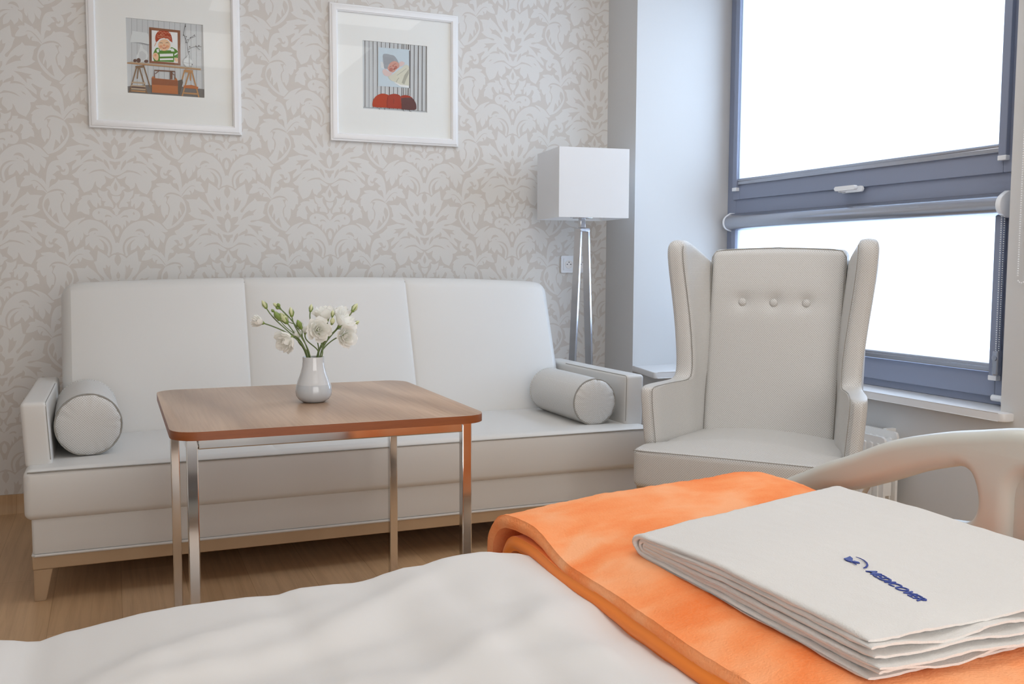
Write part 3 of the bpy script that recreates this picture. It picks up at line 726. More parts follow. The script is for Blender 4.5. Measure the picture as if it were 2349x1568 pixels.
for y, z0, z1 in ((2.75, .25, .394), (3.43, .25, .394), (2.75, .02, .12)):
    bm = bmesh.new(); box(bm, 2.664, 2.71, y-.01, y+.01, z0, z1, .002); part('wall_bracket', bm, rad_white, t)

# ------------------------------------------------------------------ double socket
t = thing('wall_socket', 'white double wall socket on the wallpaper behind the floor lamp', 'socket', (2.108, D, .963))
bm = bmesh.new(); prism(bm, round_poly([(2.030, .963), (2.187, .963), (2.187, 1.046), (2.030, 1.046)], .004), lambda u, v, d: (u, d, v), D, D-.010, .002); part('cover_frame', bm, plastic_white, t)
for cx in (2.071, 2.146):
    bm = bmesh.new(); prism(bm, round_poly([(cx-.028, .976), (cx+.028, .976), (cx+.028, 1.033), (cx-.028, 1.033)], .003), lambda u, v, d: (u, d, v), D-.010, D-.0125, .001)
    o = part('outlet', bm, plastic_white, t)
    bm = bmesh.new(); lathe(bm, [(.0195, 0), (.0205, .0006), (.0205, .0015), (.018, .0018), (.0175, .0004), (.0, .0003)], (cx, D-.0125, 1.0045), 28, (0, -1, 0), True, False); part('well', bm, mat_board, o)
    bm = bmesh.new()
    for dx in (-.0095, .0095): lathe(bm, [(.0026, 0), (.0026, .0012)], (cx+dx, D-.0127, 1.0045), 12, (0, -1, 0))
    lathe(bm, [(.0024, 0), (.0024, .0012)], (cx, D-.0127, 1.0145), 12, (0, -1, 0)); part('pin_hole', bm, black_hole, o)

# ------------------------------------------------------------------ framed prints
ARTC = dict(grey=(206, 206, 208), line=(150, 150, 154), floor=(120, 112, 108), floor2=(96, 84, 72), white2=(222, 223, 224), frame=(146, 92, 62), frame2=(116, 74, 52), white=(240, 238, 238), green=(88, 138, 42), hat=(176, 66, 34), hat2=(228, 160, 120),
  skin=(240, 196, 158), cheek=(232, 160, 122), lip=(186, 88, 74), dark=(70, 58, 54), wood=(188, 164, 138), wood2=(186, 136, 88), wood3=(138, 106, 76), cone=(104, 72, 60), box=(186, 108, 54), box2=(150, 84, 46),
  dark2=(118, 114, 116), sky=(206, 217, 226), hat_grey=(166, 168, 174), skin2=(214, 160, 146), cheek2=(192, 120, 108), lip2=(150, 84, 80), skin3=(226, 198, 194), cream=(220, 215, 198), cream2=(180, 176, 162), red=(184, 66, 34), red2=(170, 60, 40), red3=(126, 44, 32), maroon=(104, 64, 62))
ARTM = {}
ORGANIC = {'skin', 'cheek', 'hat', 'white2', 'hat_grey', 'skin2', 'skin3', 'cheek2', 'red', 'red2', 'maroon', 'cream', 'green', 'cone'}
def artmat(c):
    if c not in ARTM: ARTM[c] = mat('print_ink_'+c, S(*ARTC[c]), .6, spec=.3)
    return ARTM[c]
def picture(cx, art, label):
    z0, z1, hw = 1.5425, 2.1365, .297; zc = (z0+z1)/2
    t = thing('framed_picture', label, 'picture', (cx, D, z0))
    prof = [(0, 0), (0, .012), (.003, .0165), (.0075, .0175), (.009, .0205), (.013, .0225), (.0295, .024), (.031, .021), (.0345, .019), (.036, .013), (.036, .004)]
    bm = bmesh.new(); rings = []
    for sx, sz in ((-1, -1), (1, -1), (1, 1), (-1, 1)):
        rings.append([(cx+sx*(hw-d), D-.001-h, zc+sz*(hw-d)) for d, h in prof])
    R = [[bm.verts.new(p) for p in r] for r in rings]
    for a, b in zip(R, R[1:]+R[:1]):
        for i in range(len(prof)-1): bm.faces.new((a[i], a[i+1], b[i+1], b[i]))
    part('frame', bm, white_gloss, t, 25)
    bm = bmesh.new(); a, b = hw-.030, .1488
    box(bm, cx-a, cx+a, D-.0085, D-.002, zc-a, zc-b); box(bm, cx-a, cx+a, D-.0085, D-.002, zc+b, zc+a)
    box(bm, cx-a, cx-b, D-.0085, D-.002, zc-b, zc+b); box(bm, cx+b, cx+a, D-.0085, D-.002, zc-b, zc+b); part('mat_board', bm, mat_board, t)
    bm = bmesh.new(); names = []; hp = .150
    for i, (c, s) in enumerate(art):
        if c not in names: names.append(c)
        q = [tuple(int(v)/1000 for v in p.split(',')) for p in s.split()]
        if c in ORGANIC: q = [(min(1, max(0, v.x)), min(1, max(0, v.y))) for v in smooth_closed(q, 3, 75)]
        vs = [bm.verts.new((cx-hp+2*hp*u, D-.004-.00004*i, zc-hp+2*hp*v)) for u, v in q]
        f = bm.faces.new(vs); f.material_index = names.index(c)
    part('print', bm, [artmat(c) for c in names], t, 0)
    bm = bmesh.new(); box(bm, cx-a, cx+a, D-.0115, D-.0100, zc-a, zc+a); part('glass_front', bm, glass, t, 0)
picture(.2265, ART_A, 'white square frame with a print of a baby in a red knitted hat')
picture(1.1985, ART_B, 'white square frame with a print of a sleeping baby above a red seat')

# ------------------------------------------------------------------ sofa
t = thing('sofa', 'long cream leatherette three-seat sofa on a pale wood plinth against the wallpaper', 'sofa', (.803, 3.45, 0))
sx0, sx1, yf = -.257, 1.863, 3.08
bm = bmesh.new()
def fseat(p, u):
    p = Vector(p); k = max(0, u[2]); p.z += .012*(1-u[0]**2)*(1-max(0, u[1])**2)*k
    for s in (.475, 1.125): p.z -= .006*exp(-((p.x-s)/.012)**2)*k*(1 if u[1] > -.85 else .5)
    p.y -= .006*(1-u[2]**2)*(1 if u[1] < 0 else 0); return p
rbox(bm, sx0, sx1, yf, 3.74, .246, .397, .022, 4, (120, 10, 4), fseat)
seat = part('seat', bm, leather, t)
bm = bmesh.new(); tube(bm, [(sx0+.012, yf+.006, .389), (sx0+.03, yf-.001, .3905)]+[(sx0+.1+(sx1-sx0-.2)*i/20, yf-.0015, .3915) for i in range(21)]+[(sx1-.03, yf-.001, .3905), (sx1-.012, yf+.006, .389)], .0024, 6); part('seam', bm, seam_grey, seat)
bm = bmesh.new(); rbox(bm, -.240, 1.846, 3.096, 3.86, .138, .256, .010, 2, (30, 4, 3)); part('base_upholstery', bm, leather, t)
bm = bmesh.new(); tube(bm, [(-.239, 3.80, .1385), (-.239, 3.1, .1385), (-.233, 3.094, .1385), (1.839, 3.094, .1385), (1.845, 3.1, .1385), (1.845, 3.80, .1385)], .0042, 8); part('piping', bm, leather, t)
bm = bmesh.new(); box(bm, -.241, 1.847, 3.095, 3.85, .096, .136, .003); part('plinth_rail', bm, pale_wood, t)
for lx, sg in ((-.239, 1), (1.845, -1)):
    for ly, sy in ((3.097, 1), (3.845, -1)):
        bm = bmesh.new()
        loft(bm, [[(lx, ly, .097), (lx+sg*.052, ly, .097), (lx+sg*.052, ly+sy*.052, .097), (lx, ly+sy*.052, .097)], [(lx, ly, 0), (lx+sg*.031, ly, 0), (lx+sg*.031, ly+sy*.031, 0), (lx, ly+sy*.031, 0)]])
        bmesh.ops.bevel(bm, geom=bm.edges[:], offset=.002, segments=2, affect='EDGES'); part('leg', bm, pale_wood, t)
def lean(z): return .37*(z-.395)
xs = (-.176, .475, 1.125, 1.776)
for i in range(3):
    a, b = xs[i], xs[i+1]
    def f(p, u, i=i):
        p = Vector(p); k = (p.z-.39)/.55
        X = (p.x-.8)/.976; ztop = -.022*abs(X)**2.4-.02*max(0, (abs(X)-.93)/.07)**2
        if k > 0: p.z += ztop*k
        p.y += lean(p.z)
        if u[1] < 0:
            e = 1-abs(u[0])**6; p.y -= .018*(1-u[0]**2)*(1-.7*u[2]**2); p.y += .012*(1-e)
        if (i == 0 and u[0] < -.9) or (i == 2 and u[0] > .9): p.y += .012*(abs(u[0])-.9)/.1
        return p
    bm = bmesh.new(); rbox(bm, a-(.0 if i == 0 else .021), b+(0 if i == 2 else .021), 3.655, 3.79, .375, .947, .034, 5, (16, 3, 16), f); bk = part('back_cushion', bm, leather, t)
    if i < 2:
        bm = bmesh.new(); tube(bm, [(b, 3.6705+lean(z)-.0006, z) for z in [.41+.02*j for j in range(27)]], .0015, 5); part('seam', bm, seam_grey, bk)
# arms
def arm(x0, x1, inner, name='arm'):
    bm = bmesh.new()
    def f(p, u):
        p = Vector(p); k = max(0, (p.z-.39)/.19); p.x += (-.010 if inner > 0 else .004)*k; p.y += .010*(1-u[2])*0
        if u[2] > 0 and u[1] < 0: p.z += .003*(-u[1])
        return p
    rbox(bm, x0, x1, 3.165, 3.90, .386, .582, .013, 3, (3, 16, 5), f); a = part('arm', bm, leather, t)
    bm = bmesh.new(); xi = x1 if inner > 0 else x0; k = -.010 if inner > 0 else .004; s = .0005*inner
    tube(bm, [(xi-.0038*inner+k*max(0, (z-.39)/.19), 3.1682, z) for z in (.41, .44, .48, .52, .55, .568)]+[(xi-.0040*inner+k, 3.1715, .5785), (xi-.0042*inner+k, 3.180, .5822)]+[(xi-.0042*inner+k, y, .5792+.003*(1-(y-3.165)/.3675 if y < 3.53 else 0)) for y in (3.2, 3.25, 3.3, 3.4, 3.5, 3.6, 3.7)], .0014, 6); part('seam', bm, seam_grey, a)
arm(-.256, -.182, 1); arm(1.784, 1.862, -1)

# ------------------------------------------------------------------ bolsters
def bolster(x, y0, y1, r, z, label, rz=0):
    c = ((x), (y0+y1)/2, z-r)
    t = thing('bolster_cushion', label, 'cushion', c, rz, 'bolster cushions on the sofa')
    Lh = (y1-y0)/2; bm = bmesh.new()
    prof = [(r*.985, -Lh+.004), (r, -Lh+.012), (r*1.012, -Lh*.5), (r*1.014, 0), (r*1.012, Lh*.5), (r, Lh-.012), (r*.985, Lh-.004)]
    lathe(bm, prof, (0, 0, r), 56, (0, -1, 0), False, False)
    for v in bm.verts:
        a = atan2(v.co.z-r, v.co.x); d = 1+.010*fbm(cos(a)*2, sin(a)*2, v.co.y*9+x, 2); v.co.x *= d; v.co.z = r+(v.co.z-r)*d
        if v.co.z < .004: v.co.z = .002
    part('cover', bm, dot_fabric, t, 60, None, True)
    for sg in (-1, 1):
        bm = bmesh.new(); n = 56; rings = []
        for j, (q, h) in enumerate(((.985, .002), (.95, .008), (.8, .013), (.55, .016), (.28, .017), (.05, .0172))):
            ring = []
            for i in range(n):
                a = 2*pi*i/n; k = 1+.012*sin(a*11+x*9)*q; pk = .004*max(0, sin(a*17+x*5))**3*(1 if j in (1, 2) else 0)
                zz = r+q*r*k*sin(a)
                ring.append((q*r*k*cos(a), sg*(Lh-.006+h-pk), max(.003, zz)))
            rings.append(ring)
        loft(bm, rings, False, True); e = part('end_panel', bm, dot_fabric, t, 60, None, True)
        bm = bmesh.new(); tube(bm, [(r*.99*cos(2*pi*i/40), sg*(Lh-.003), max(.005, r+r*.99*sin(2*pi*i/40))) for i in range(40)], .0032, 6, True); part('piping', bm, seam_grey if sg < 0 else dot_fabric, e, 60, None, True)
    return t
bolster(-.088, 3.235, 3.64, .097, .398+.197-.097, 'dotted off-white bolster cushion at the left arm of the sofa', radians(2))
bolster(1.668, 3.19, 3.60, .088, .398+.088, 'dotted off-white bolster cushion along the right arm of the sofa', radians(0))

# ------------------------------------------------------------------ coffee table
TX0, TX1, TY0, TY1, TZ = .1065, .8425, 2.166, 2.932, .635
t = thing('coffee_table', 'square walnut-topped table on slim chrome legs in front of the sofa', 'table', ((TX0+TX1)/2, (TY0+TY1)/2, 0))
P = round_poly([(TX0, TY0), (TX1, TY0), (TX1, TY1), (TX0, TY1)], .070, 10)
bm = bmesh.new(); prism(bm, P, lambda u, v, d: (u, v, d), TZ-.0195, TZ, .0012, 2)
top = part('table_top', bm, [table_wood, table_edge], t, 35)
for p in top.data.polygons: p.material_index = 0 if p.normal.z > .9 else 1
i = .033; lw = .025; zl = TZ-.0195
for lx in (TX0+i, TX1-i-lw):
    for ly in (TY0+i, TY1-i-lw):
        bm = bmesh.new(); box(bm, lx, lx+lw, ly, ly+lw, .004, zl-.0005, .0025); l = part('leg', bm, chrome, t)
        bm = bmesh.new(); box(bm, lx+.001, lx+lw-.001, ly+.001, ly+lw-.001, 0, .004); part('foot_pad', bm, rubber, l)
for (a, b, c, d) in ((TX0+i+lw, TX1-i-lw, TY0+i, TY0+i+lw), (TX0+i+lw, TX1-i-lw, TY1-i-lw, TY1-i), (TX0+i, TX0+i+lw, TY0+i+lw, TY1-i-lw), (TX1-i-lw, TX1-i, TY0+i+lw, TY1-i-lw)):
    bm = bmesh.new(); box(bm, a, b, c, d, zl-.0255, zl-.0005, .0025); part('apron_rail', bm, chrome, t)

# ------------------------------------------------------------------ vase
VX, VY, K = .4864, 2.5395, .9733
bm = bmesh.new()
prof = [(.000, .0006), (.027, .0006), (.031, .0016), (.0405, .008), (.0478, .0185), (.0493, .0295), (.0475, .043), (.0428, .058), (.0355, .078), (.0305, .098), (.0292, .112), (.0292, .1235), (.0280, .1240), (.0272, .1235), (.0275, .112), (.029, .098), (.034, .078), (.041, .058), (.0455, .043), (.047, .0295), (.045, .0185), (.036, .008), (.0, .006)]
lathe(bm, [(r*K, z*K) for r, z in prof[1:-1]], (VX, VY, TZ), 56)
single('vase', bm, vase_glass, 'pear-shaped glossy white glass vase standing on the walnut table', 'vase', None, 60)

# ------------------------------------------------------------------ flowers in the vase
FL = dict(F1=((-.1485, 0, .2237), (-.1285, 0, .2119)), F2=((-.0797, -.03, .1701), (-.0567, -.02, .1562)), F3=((-.0417, .01, .1852), (-.0437, 0, .169)), F4=((.0107, -.03, .1993), (.0239, -.01, .1722)), F5=((-.0166, .02, .1967), (-.0105, .02, .1795)),
  F6=((.0393, .03, .2422), (.0433, .03, .2185)), F7=((.0914, .05, .2405), (.0802, .04, .215)), F8=((.0865, -.01, .222), (.0691, 0, .2004)), F9=((.0881, -.02, .1777), (.0709, 0, .1681)))
BASE = Vector((VX, VY, TZ))
def frame_of(d):
    d = d.normalized(); a = Vector((0, 0, 1)) if abs(d.z) < .9 else Vector((1, 0, 0)); e1 = d.cross(a).normalized(); return d, e1, d.cross(e1)
def bloom(bm, c, d, R, opened, seed):
    rnd = random.Random(seed); d, e1, e2 = frame_of(d); base = c-d*R*.75
    for j, (n, ra, hh, cl) in enumerate(((5, 1.0, 1.15, .35), (5, .80, 1.35, .22), (4, .58, 1.45, .10), (3, .36, 1.42, -.05), (2, .18, 1.35, -.08))):
        ra2 = ra*(.55+.45*opened); ph0 = rnd.random()*6
        for k in range(n):
            ph = ph0+2*pi*k/n+rnd.uniform(-.2, .2); wd = (2*pi/n)*.78; hs = hh*rnd.uniform(.9, 1.06); G = []; sd = rnd.random()*50
            for a in range(8):
                tt = a/7; row = []
                w = wd*(.35+.65*sin(pi*min(tt*.72+.05, .8)))*(1 if tt < .8 else 1-.35*((tt-.8)/.2)**2)
                for b in range(9):
                    s = -1+b/4
                    rr = R*ra2*(.10+.90*sin(min(1, tt*1.15)*pi/2)**.8)*(1+.06*fbm(s*1.4+sd, tt*3, sd, 2))
                    rr += R*cl*opened*max(0, tt-.6)**1.6*2.2*(1+.5*s*s)
                    h = R*hs*(tt**1.15)*(1-.16*s*s*tt)-R*cl*opened*max(0, tt-.72)**2*2.5
                    h += R*.05*fbm(s*2.2+sd, tt*2, 3+sd, 2)*tt
                    rr *= 1+.03*s*(1 if k % 2 else -1)+.02*j*s
                    ang = ph+s*w/2*1.25
                    row.append(bm.verts.new(base+d*h+(e1*cos(ang)+e2*sin(ang))*rr))
                G.append(row)
            for a in range(7):
                for b in range(8): bm.faces.new((G[a][b], G[a][b+1], G[a+1][b+1], G[a+1][b]))
    return base
def calyx(bm, base, d, R):
    d, e1, e2 = frame_of(d)
    lathe(bm, [(R*.06, -R*.22), (R*.17, -R*.10), (R*.22, R*.04), (R*.18, R*.16)], base, 12, d)
    for k in range(5):
        a = 2*pi*k/5+.4; o = e1*cos(a)+e2*sin(a); s = d.cross(o)
        p = [base+o*R*.2, base+o*R*.36+d*R*.30, base+o*R*.50+d*R*.62]
        v = [bm.verts.new(x) for x in (p[0]-s*R*.05, p[0]+s*R*.05, p[1]+s*R*.05, p[1]-s*R*.05, p[2])]
        bm.faces.new((v[0], v[1], v[2], v[3])); bm.faces.new((v[3], v[2], v[4]))
def bez(p0, p1, p2, p3, n=14):
    return [p0*(1-t)**3+p1*3*t*(1-t)**2+p2*3*t*t*(1-t)+p3*t**3 for t in [i/n for i in range(n+1)]]
NECK = random.Random(3)
def stem_path(start, d, side):
    a = NECK.uniform(-1, 1); nk = BASE+Vector((side*(.010+.012*NECK.random()), a*.017, .125)); ft = BASE+Vector((-side*.012, -a*.012, .012))
    L = (nk-start).length
    return bez(start, start-d*L*.35, nk+(nk-ft).normalized()*L*.35, nk, 12)+[nk.lerp(ft, q) for q in (.3, .65, 1)]
def bud(bm, c, d, L, fat=.30):
    lathe(bm, [(L*.06, -L*.5), (L*fat*.75, -L*.28), (L*fat, -L*.05), (L*fat*.8, L*.18), (L*fat*.4, L*.38), (L*.03, L*.5)], c, 12, d)
def sepals(bm, c, d, L):
    d, e1, e2 = frame_of(d); base = c-d*L*.5
    lathe(bm, [(L*.05, -L*.08), (L*.16, 0), (L*.2, L*.10), (L*.15, L*.16)], base, 10, d)
    for k in range(5):
        a = 2*pi*k/5; o = e1*cos(a)+e2*sin(a); s = d.cross(o); p = [base+o*L*.19+d*L*.06, base+o*L*.33+d*L*.40, base+o*L*.24+d*L*.82]
        v = [bm.verts.new(x) for x in (p[0]-s*L*.06, p[0]+s*L*.06, p[1]+s*L*.06, p[1]-s*L*.06, p[2])]
        bm.faces.new((v[0], v[1], v[2], v[3])); bm.faces.new((v[3], v[2], v[4]))
def flower(key, R, opened, label, face=None, side=None, buds=()):
    c, s = (BASE+Vector(x)*K for x in FL[key]); R *= 1.06; d = (Vector(face) if face else (c-s)).normalized()
    side = side if side is not None else (-1 if c.x < VX-.01 else 1)
    th = thing('flower', label, 'flower', tuple(BASE+Vector((-side*.012, 0, .012))), 0, 'white flowers in the vase')
    bm = bmesh.new(); b = bloom(bm, c, d, R, opened, hash(key) % 1 + sum(map(ord, key))); part('bloom', bm, petal, th, 179)
    for p in bpy.data.meshes[-1:]: pass
    bm = bmesh.new(); calyx(bm, b, d, R); part('calyx', bm, sepal_green, th, 50)
    path = stem_path(b-d*R*.2, d, side); bm = bmesh.new(); tube(bm, path, .0017, 7); part('stem', bm, leaf_green, th)
    for (bc, bs, L, at, fat) in buds: add_bud(th, bc, bs, L, path[at], fat)
    return th
def add_bud(th, bc, bs, L, joint, fat=.30, pale=True):
    bc, bs, L = BASE+Vector(bc)*K, BASE+Vector(bs)*K, L*K; d = (bc-bs).normalized()
    bm = bmesh.new(); bud(bm, bc, d, L, fat); o = part('bud', bm, bud_green if pale else sepal_green, th, 60)
    bm = bmesh.new(); sepals(bm, bc, d, L); part('sepals', bm, sepal_green, o, 50)
    if joint is not None:
        st = bc-d*L*.52; bm = bmesh.new(); L2 = (st-joint).length; tube(bm, bez(st, st-d*L2*.4, joint+(st-joint)*.3+Vector((0, 0, -.004)), joint), .0012, 6); part('side_stem', bm, leaf_green, th)
def budded(label, main, extra, side):
    bc, bs, L, fat = main; b0, s0 = BASE+Vector(bc)*K, BASE+Vector(bs)*K; d = (b0-s0).normalized()
    th = thing('flower', label, 'flower', tuple(BASE+Vector((-side*.012, 0, .012))), 0, 'budded stems in the vase')
    add_bud(th, bc, bs, L, None, fat); path = stem_path(b0-d*L*.52, d, side)
    bm = bmesh.new(); tube(bm, path, .0016, 7); part('stem', bm, leaf_green, th)
    for (ec, es, EL, fat, at, pale) in extra: add_bud(th, ec, es, EL, path[at], fat, pale)
    return th
flower('F1', .0215, .28, 'white half-open flower reaching furthest left out of the vase', (-1, -.25, .35))
flower('F2', .0285, .80, 'large drooping white flower at the lower left of the bunch', (-.75, -.55, -.35))
flower('F3', .0150, .35, 'small cupped white flower tucked behind the large lower left one', (-.15, .1, 1))
flower('F4', .0265, 1.0, 'white flower facing the room at the centre of the bunch', (-.05, -1, .05), 1)
flower('F5', .0140, .30, 'small half-closed white flower left of the central one', (.15, .2, 1), 1)
flower('F6', .0270, 1.0, 'broad white flower at the top of the bunch seen from its side', (-.2, .1, 1))
flower('F7', .0230, 1.0, 'white flower at the back top right of the bunch', (.3, .3, 1))
flower('F8', .0280, 1.0, 'large white flower at the upper right leaning towards the window', (.55, -.35, .65))
flower('F9', .0240, 1.0, 'white flower with a pale green heart lowest on the right', (.25, -1, .0))
budded('tall stem with one slim bud at the top left of the bunch', ((-.1286, 0, .268), (-.1217, 0, .2554), .024, .27), [], -1)
budded('stem with a cluster of small green buds at the upper left', ((-.0985, .01, .2662), (-.086, .01, .2560), .014, .34), [((-.0895, .008, .2655), (-.084, .01, .256), .012, .38, 2, False), ((-.0925, .012, .2575), (-.085, .01, .254), .011, .4, 3, False), ((-.1055, .008, .2505), (-.098, .01, .2425), .011, .4, 5, False)], -1)
budded('stem with a fat pale bud and a long green bud at the left', ((-.0756, .015, .230), (-.0622, .01, .2089), .034, .34), [((-.097, -.01, .2379), (-.0824, 0, .2162), .031, .27, 4, False)], -1)
budded('stem with two upright green buds left of centre', ((-.0582, 0, .2472), (-.0557, 0, .2304), .026, .26), [((-.0386, -.01, .2138), (-.0287, 0, .194), .030, .26, 7, False)], -1)
budded('single upright pale bud in the middle of the bunch', ((-.0048, 0, .257), (-.007, 0, .2454), .021, .28), [], 1)
budded('stem carrying two pale buds one above the other, right of centre', ((.0498, -.02, .2423), (.0489, -.02, .2322), .018, .30), [((.0489, -.022, .2222), (.0478, -.02, .2127), .020, .36, 2, True)], 1)
budded('stem with two pointed pale buds at the far right of the bunch', ((.1209, .02, .2555), (.1087, .02, .2373), .027, .30), [((.1261, .02, .2131), (.1194, .02, .2089), .018, .30, 5, True)], 1)

# ------------------------------------------------------------------ floor lamp
t = thing('floor_lamp', 'steel A-frame floor lamp with a square white shade in the corner by the window', 'lamp', (1.987, 3.945, 0))
lc, la = Vector((1.987, 3.949, 0)), -.109
def LR(x, y, z): return (lc.x+x*cos(la)-y*sin(la), lc.y+x*sin(la)+y*cos(la), z)
bm = bmesh.new(); hx, hy, th_ = .1645, .1555, .003
for z0, z1 in ((1.210, 1.514),):
    o = [LR(x, y, z0) for x, y in ((-hx, -hy), (hx, -hy), (hx, hy), (-hx, hy))]
    bmo = [bm.verts.new(p) for p in o]; bmt = [bm.verts.new((p[0], p[1], z1)) for p in o]
    i_ = [LR(x, y, z0) for x, y in ((-hx+th_, -hy+th_), (hx-th_, -hy+th_), (hx-th_, hy-th_), (-hx+th_, hy-th_))]
    bi = [bm.verts.new(p) for p in i_]; bt = [bm.verts.new((p[0], p[1], z1)) for p in i_]
    for k in range(4):
        q = (k+1) % 4
        bm.faces.new((bmo[k], bmo[q], bmt[q], bmt[k])); bm.faces.new((bi[q], bi[k], bt[k], bt[q]))
        bm.faces.new((bmo[k], bi[k], bi[q], bmo[q])); bm.faces.new((bmt[k], bmt[q], bt[q], bt[k]))
sh = part('lamp_shade', bm, shade_cloth, t, 30)
bm = bmesh.new()
for a, b in ((LR(-hx+.004, 0, 1.225), LR(hx-.004, 0, 1.225)), (LR(0, -hy+.004, 1.225), LR(0, hy-.004, 1.225))): tube(bm, [a, b], .0025, 6)
part('shade_spider', bm, steel, t)
fy0, fy1 = 3.92, 3.973; TW = Matrix.Translation((1.987, 3.945, 0)) @ Matrix.Rotation(.10, 4, 'Z') @ Matrix.Translation((-1.987, -3.945, 0))
for s, xb, xt in ((-1, 1.919, 1.9687), (1, 2.055, 2.009)):
    bm = bmesh.new(); hw = .0048
    loft(bm, [[(xb-hw, fy0, .012), (xb+hw, fy0, .012), (xb+hw, fy1, .012), (xb-hw, fy1, .012)], [(xt-hw, fy0, 1.155), (xt+hw, fy0, 1.155), (xt+hw, fy1, 1.155), (xt-hw, fy1, 1.155)]])
    bmesh.ops.bevel(bm, geom=bm.edges[:], offset=.001, segments=1, affect='EDGES'); bm.transform(TW); part('leg', bm, steel, t)
bm = bmesh.new(); box(bm, 1.9625, 2.0145, fy0-.001, fy1+.001, 1.152, 1.169, .003); bm.transform(TW); part('top_block', bm, steel, t)
bm = bmesh.new(); box(bm, 1.975, 2.000, 3.935, 3.960, 1.169, 1.222, .002); box(bm, 1.955, 2.025, 3.915, 3.98, 1.213, 1.222, .002); part('neck', bm, steel, t)
bm = bmesh.new(); lathe(bm, [(.016, 1.222), (.016, 1.27), (.03, 1.30), (.034, 1.33), (.024, 1.36), (.004, 1.37)], (1.987, 3.949, 0), 20); part('bulb', bm, mat('frosted_bulb', S(240, 240, 236), .3), t)
bm = bmesh.new(); box(bm, 1.86, 2.114, 3.83, 4.06, 0, .012, .003); part('base_plate', bm, steel, t)

# ------------------------------------------------------------------ wing armchair (built in its own frame: x right, y back)
t = thing('armchair', 'high-backed wing armchair in dotted off-white vinyl in front of the window', 'armchair', (1.812, 2.451, 0), -.867)
def sst(a, b, x): k = min(1, max(0, (x-a)/(b-a))); return k*k*(3-2*k)
def side(sg):
    yf = [(.395, .0), (.43, .0), (.50, -.004), (.56, -.006), (.588, -.005), (.598, -.001), (.6035, .009), (.6055, .03), (.6065, .07), (.6072, .12), (.608, .165), (.6095, .195), (.613, .214), (.620, .226), (.632, .234), (.65, .239), (.67, .241), (.70, .243), (.76, .246), (.83, .249), (.90, .247), (.96, .242), (1.01, .236), (1.045, .234), (1.068, .238), (1.082, .247), (1.090, .262), (1.094, .29)]
    def yr(z): return .40+.10*sst(.4, 1.1, z)
    def xo(y, z): return .352+.007*sst(.22, .1, y)-.175*min(y, .25)-.12*max(0, y-.25)+.040*sst(.62, 1.08, z)*(1 if y > .1 else sst(-.2, .1, y))-.012*sst(.6, .4, z)
    def th(y, z): return .056+.012*sst(.14, .24, y)+.030*sst(.27, .42, y)
    rings = []; m = 14
    zt = 1.094
    for idx, (z, y0) in enumerate(yf):
        y1 = yr(z); ring = []
        ins = 0
        if z > 1.06: ins = .016*((z-1.06)/.034)**2
        r = .016; ys = [y0+(y1-y0)*k/m for k in range(m+1)]
        outer = [(y, 1) for y in ys]; inner = [(y, 0) for y in reversed(ys)]
        for k, (y, o) in enumerate(outer+inner):
            e = min(y-y0, y1-y); c = 0
            if e < r: c = r-sqrt(max(0, r*r-(r-e)**2))
            armtop = 0
            if .60 < z < .64 and y < y0+.02: armtop = 0
            X = xo(y, z)-c*.9-ins if o else xo(y, z)-th(y, z)+c*.9+ins
            zz = z
            if z > .86: zz = z-(.085*sst(.26, .47, y))*((z-.86)/.234)**1.5
            ring.append((sg*X, y, zz))
        rings.append(ring)
    bm = bmesh.new(); loft(bm, rings)
    o = part('side_panel', bm, dot_fabric, t, 50, None, True)
    sd = o.modifiers.new('soft', 'SUBSURF'); sd.levels = 1; sd.render_levels = 1
    # stitched seams: front face edges, arm top and wing front
    for inner in (1, 0):
        pts = []
        for z, y0 in yf:
            X = xo(y0+.006, z)-(th(y0+.006, z) if inner else 0)+(.004 if inner else -.004)
            zz = z-(.085*sst(.26, .47, y0))*((max(z, .86)-.86)/.234)**1.5
            off = .0032
            pts.append((sg*X, y0+off, zz) if (z < .59 or z > .66) else (sg*X, y0+.004, zz+.0008))
        if inner:
            bm = bmesh.new(); tube(bm, pts[:-3], .0014, 5); part('seam', bm, seam_grey, o, 40, None, True)
    return o
side(-1); side(1)
# seat with a bowed front, wider in front of the arms
bm = bmesh.new()
def fs(p, u):
    p = Vector(p); k = max(0, u[2])
    if p.y > .01: p.x *= 1-.16*sst(.0, .06, p.y)
    else: p.y -= .022*(1-u[0]**2)
    p.z += k*(.032*(1-u[0]**2)*sst(-1.0, -.4, u[1])-.004)
    if u[0] and abs(u[0]) > .9 and u[1] < -.8: p.y += .008*(abs(u[0])-.9)*10
    return p
rbox(bm, -.342, .342, -.092, .40, .292, .421, .02, 4, (26, 22, 4), fs); seat = part('seat', bm, dot_fabric, t, 50, None, True)
bm = bmesh.new(); pts = []
for i in range(33):
    u = -1+i/16; pts.append((.3395*u, -.0905-.022*(1-u*u)+(.008*(abs(u)-.9)*10 if abs(u) > .9 else 0), .4095+.006*(1-u*u)))
tube(bm, pts, .0015, 5); part('seam', bm, seam_grey, seat, 40, None, True)
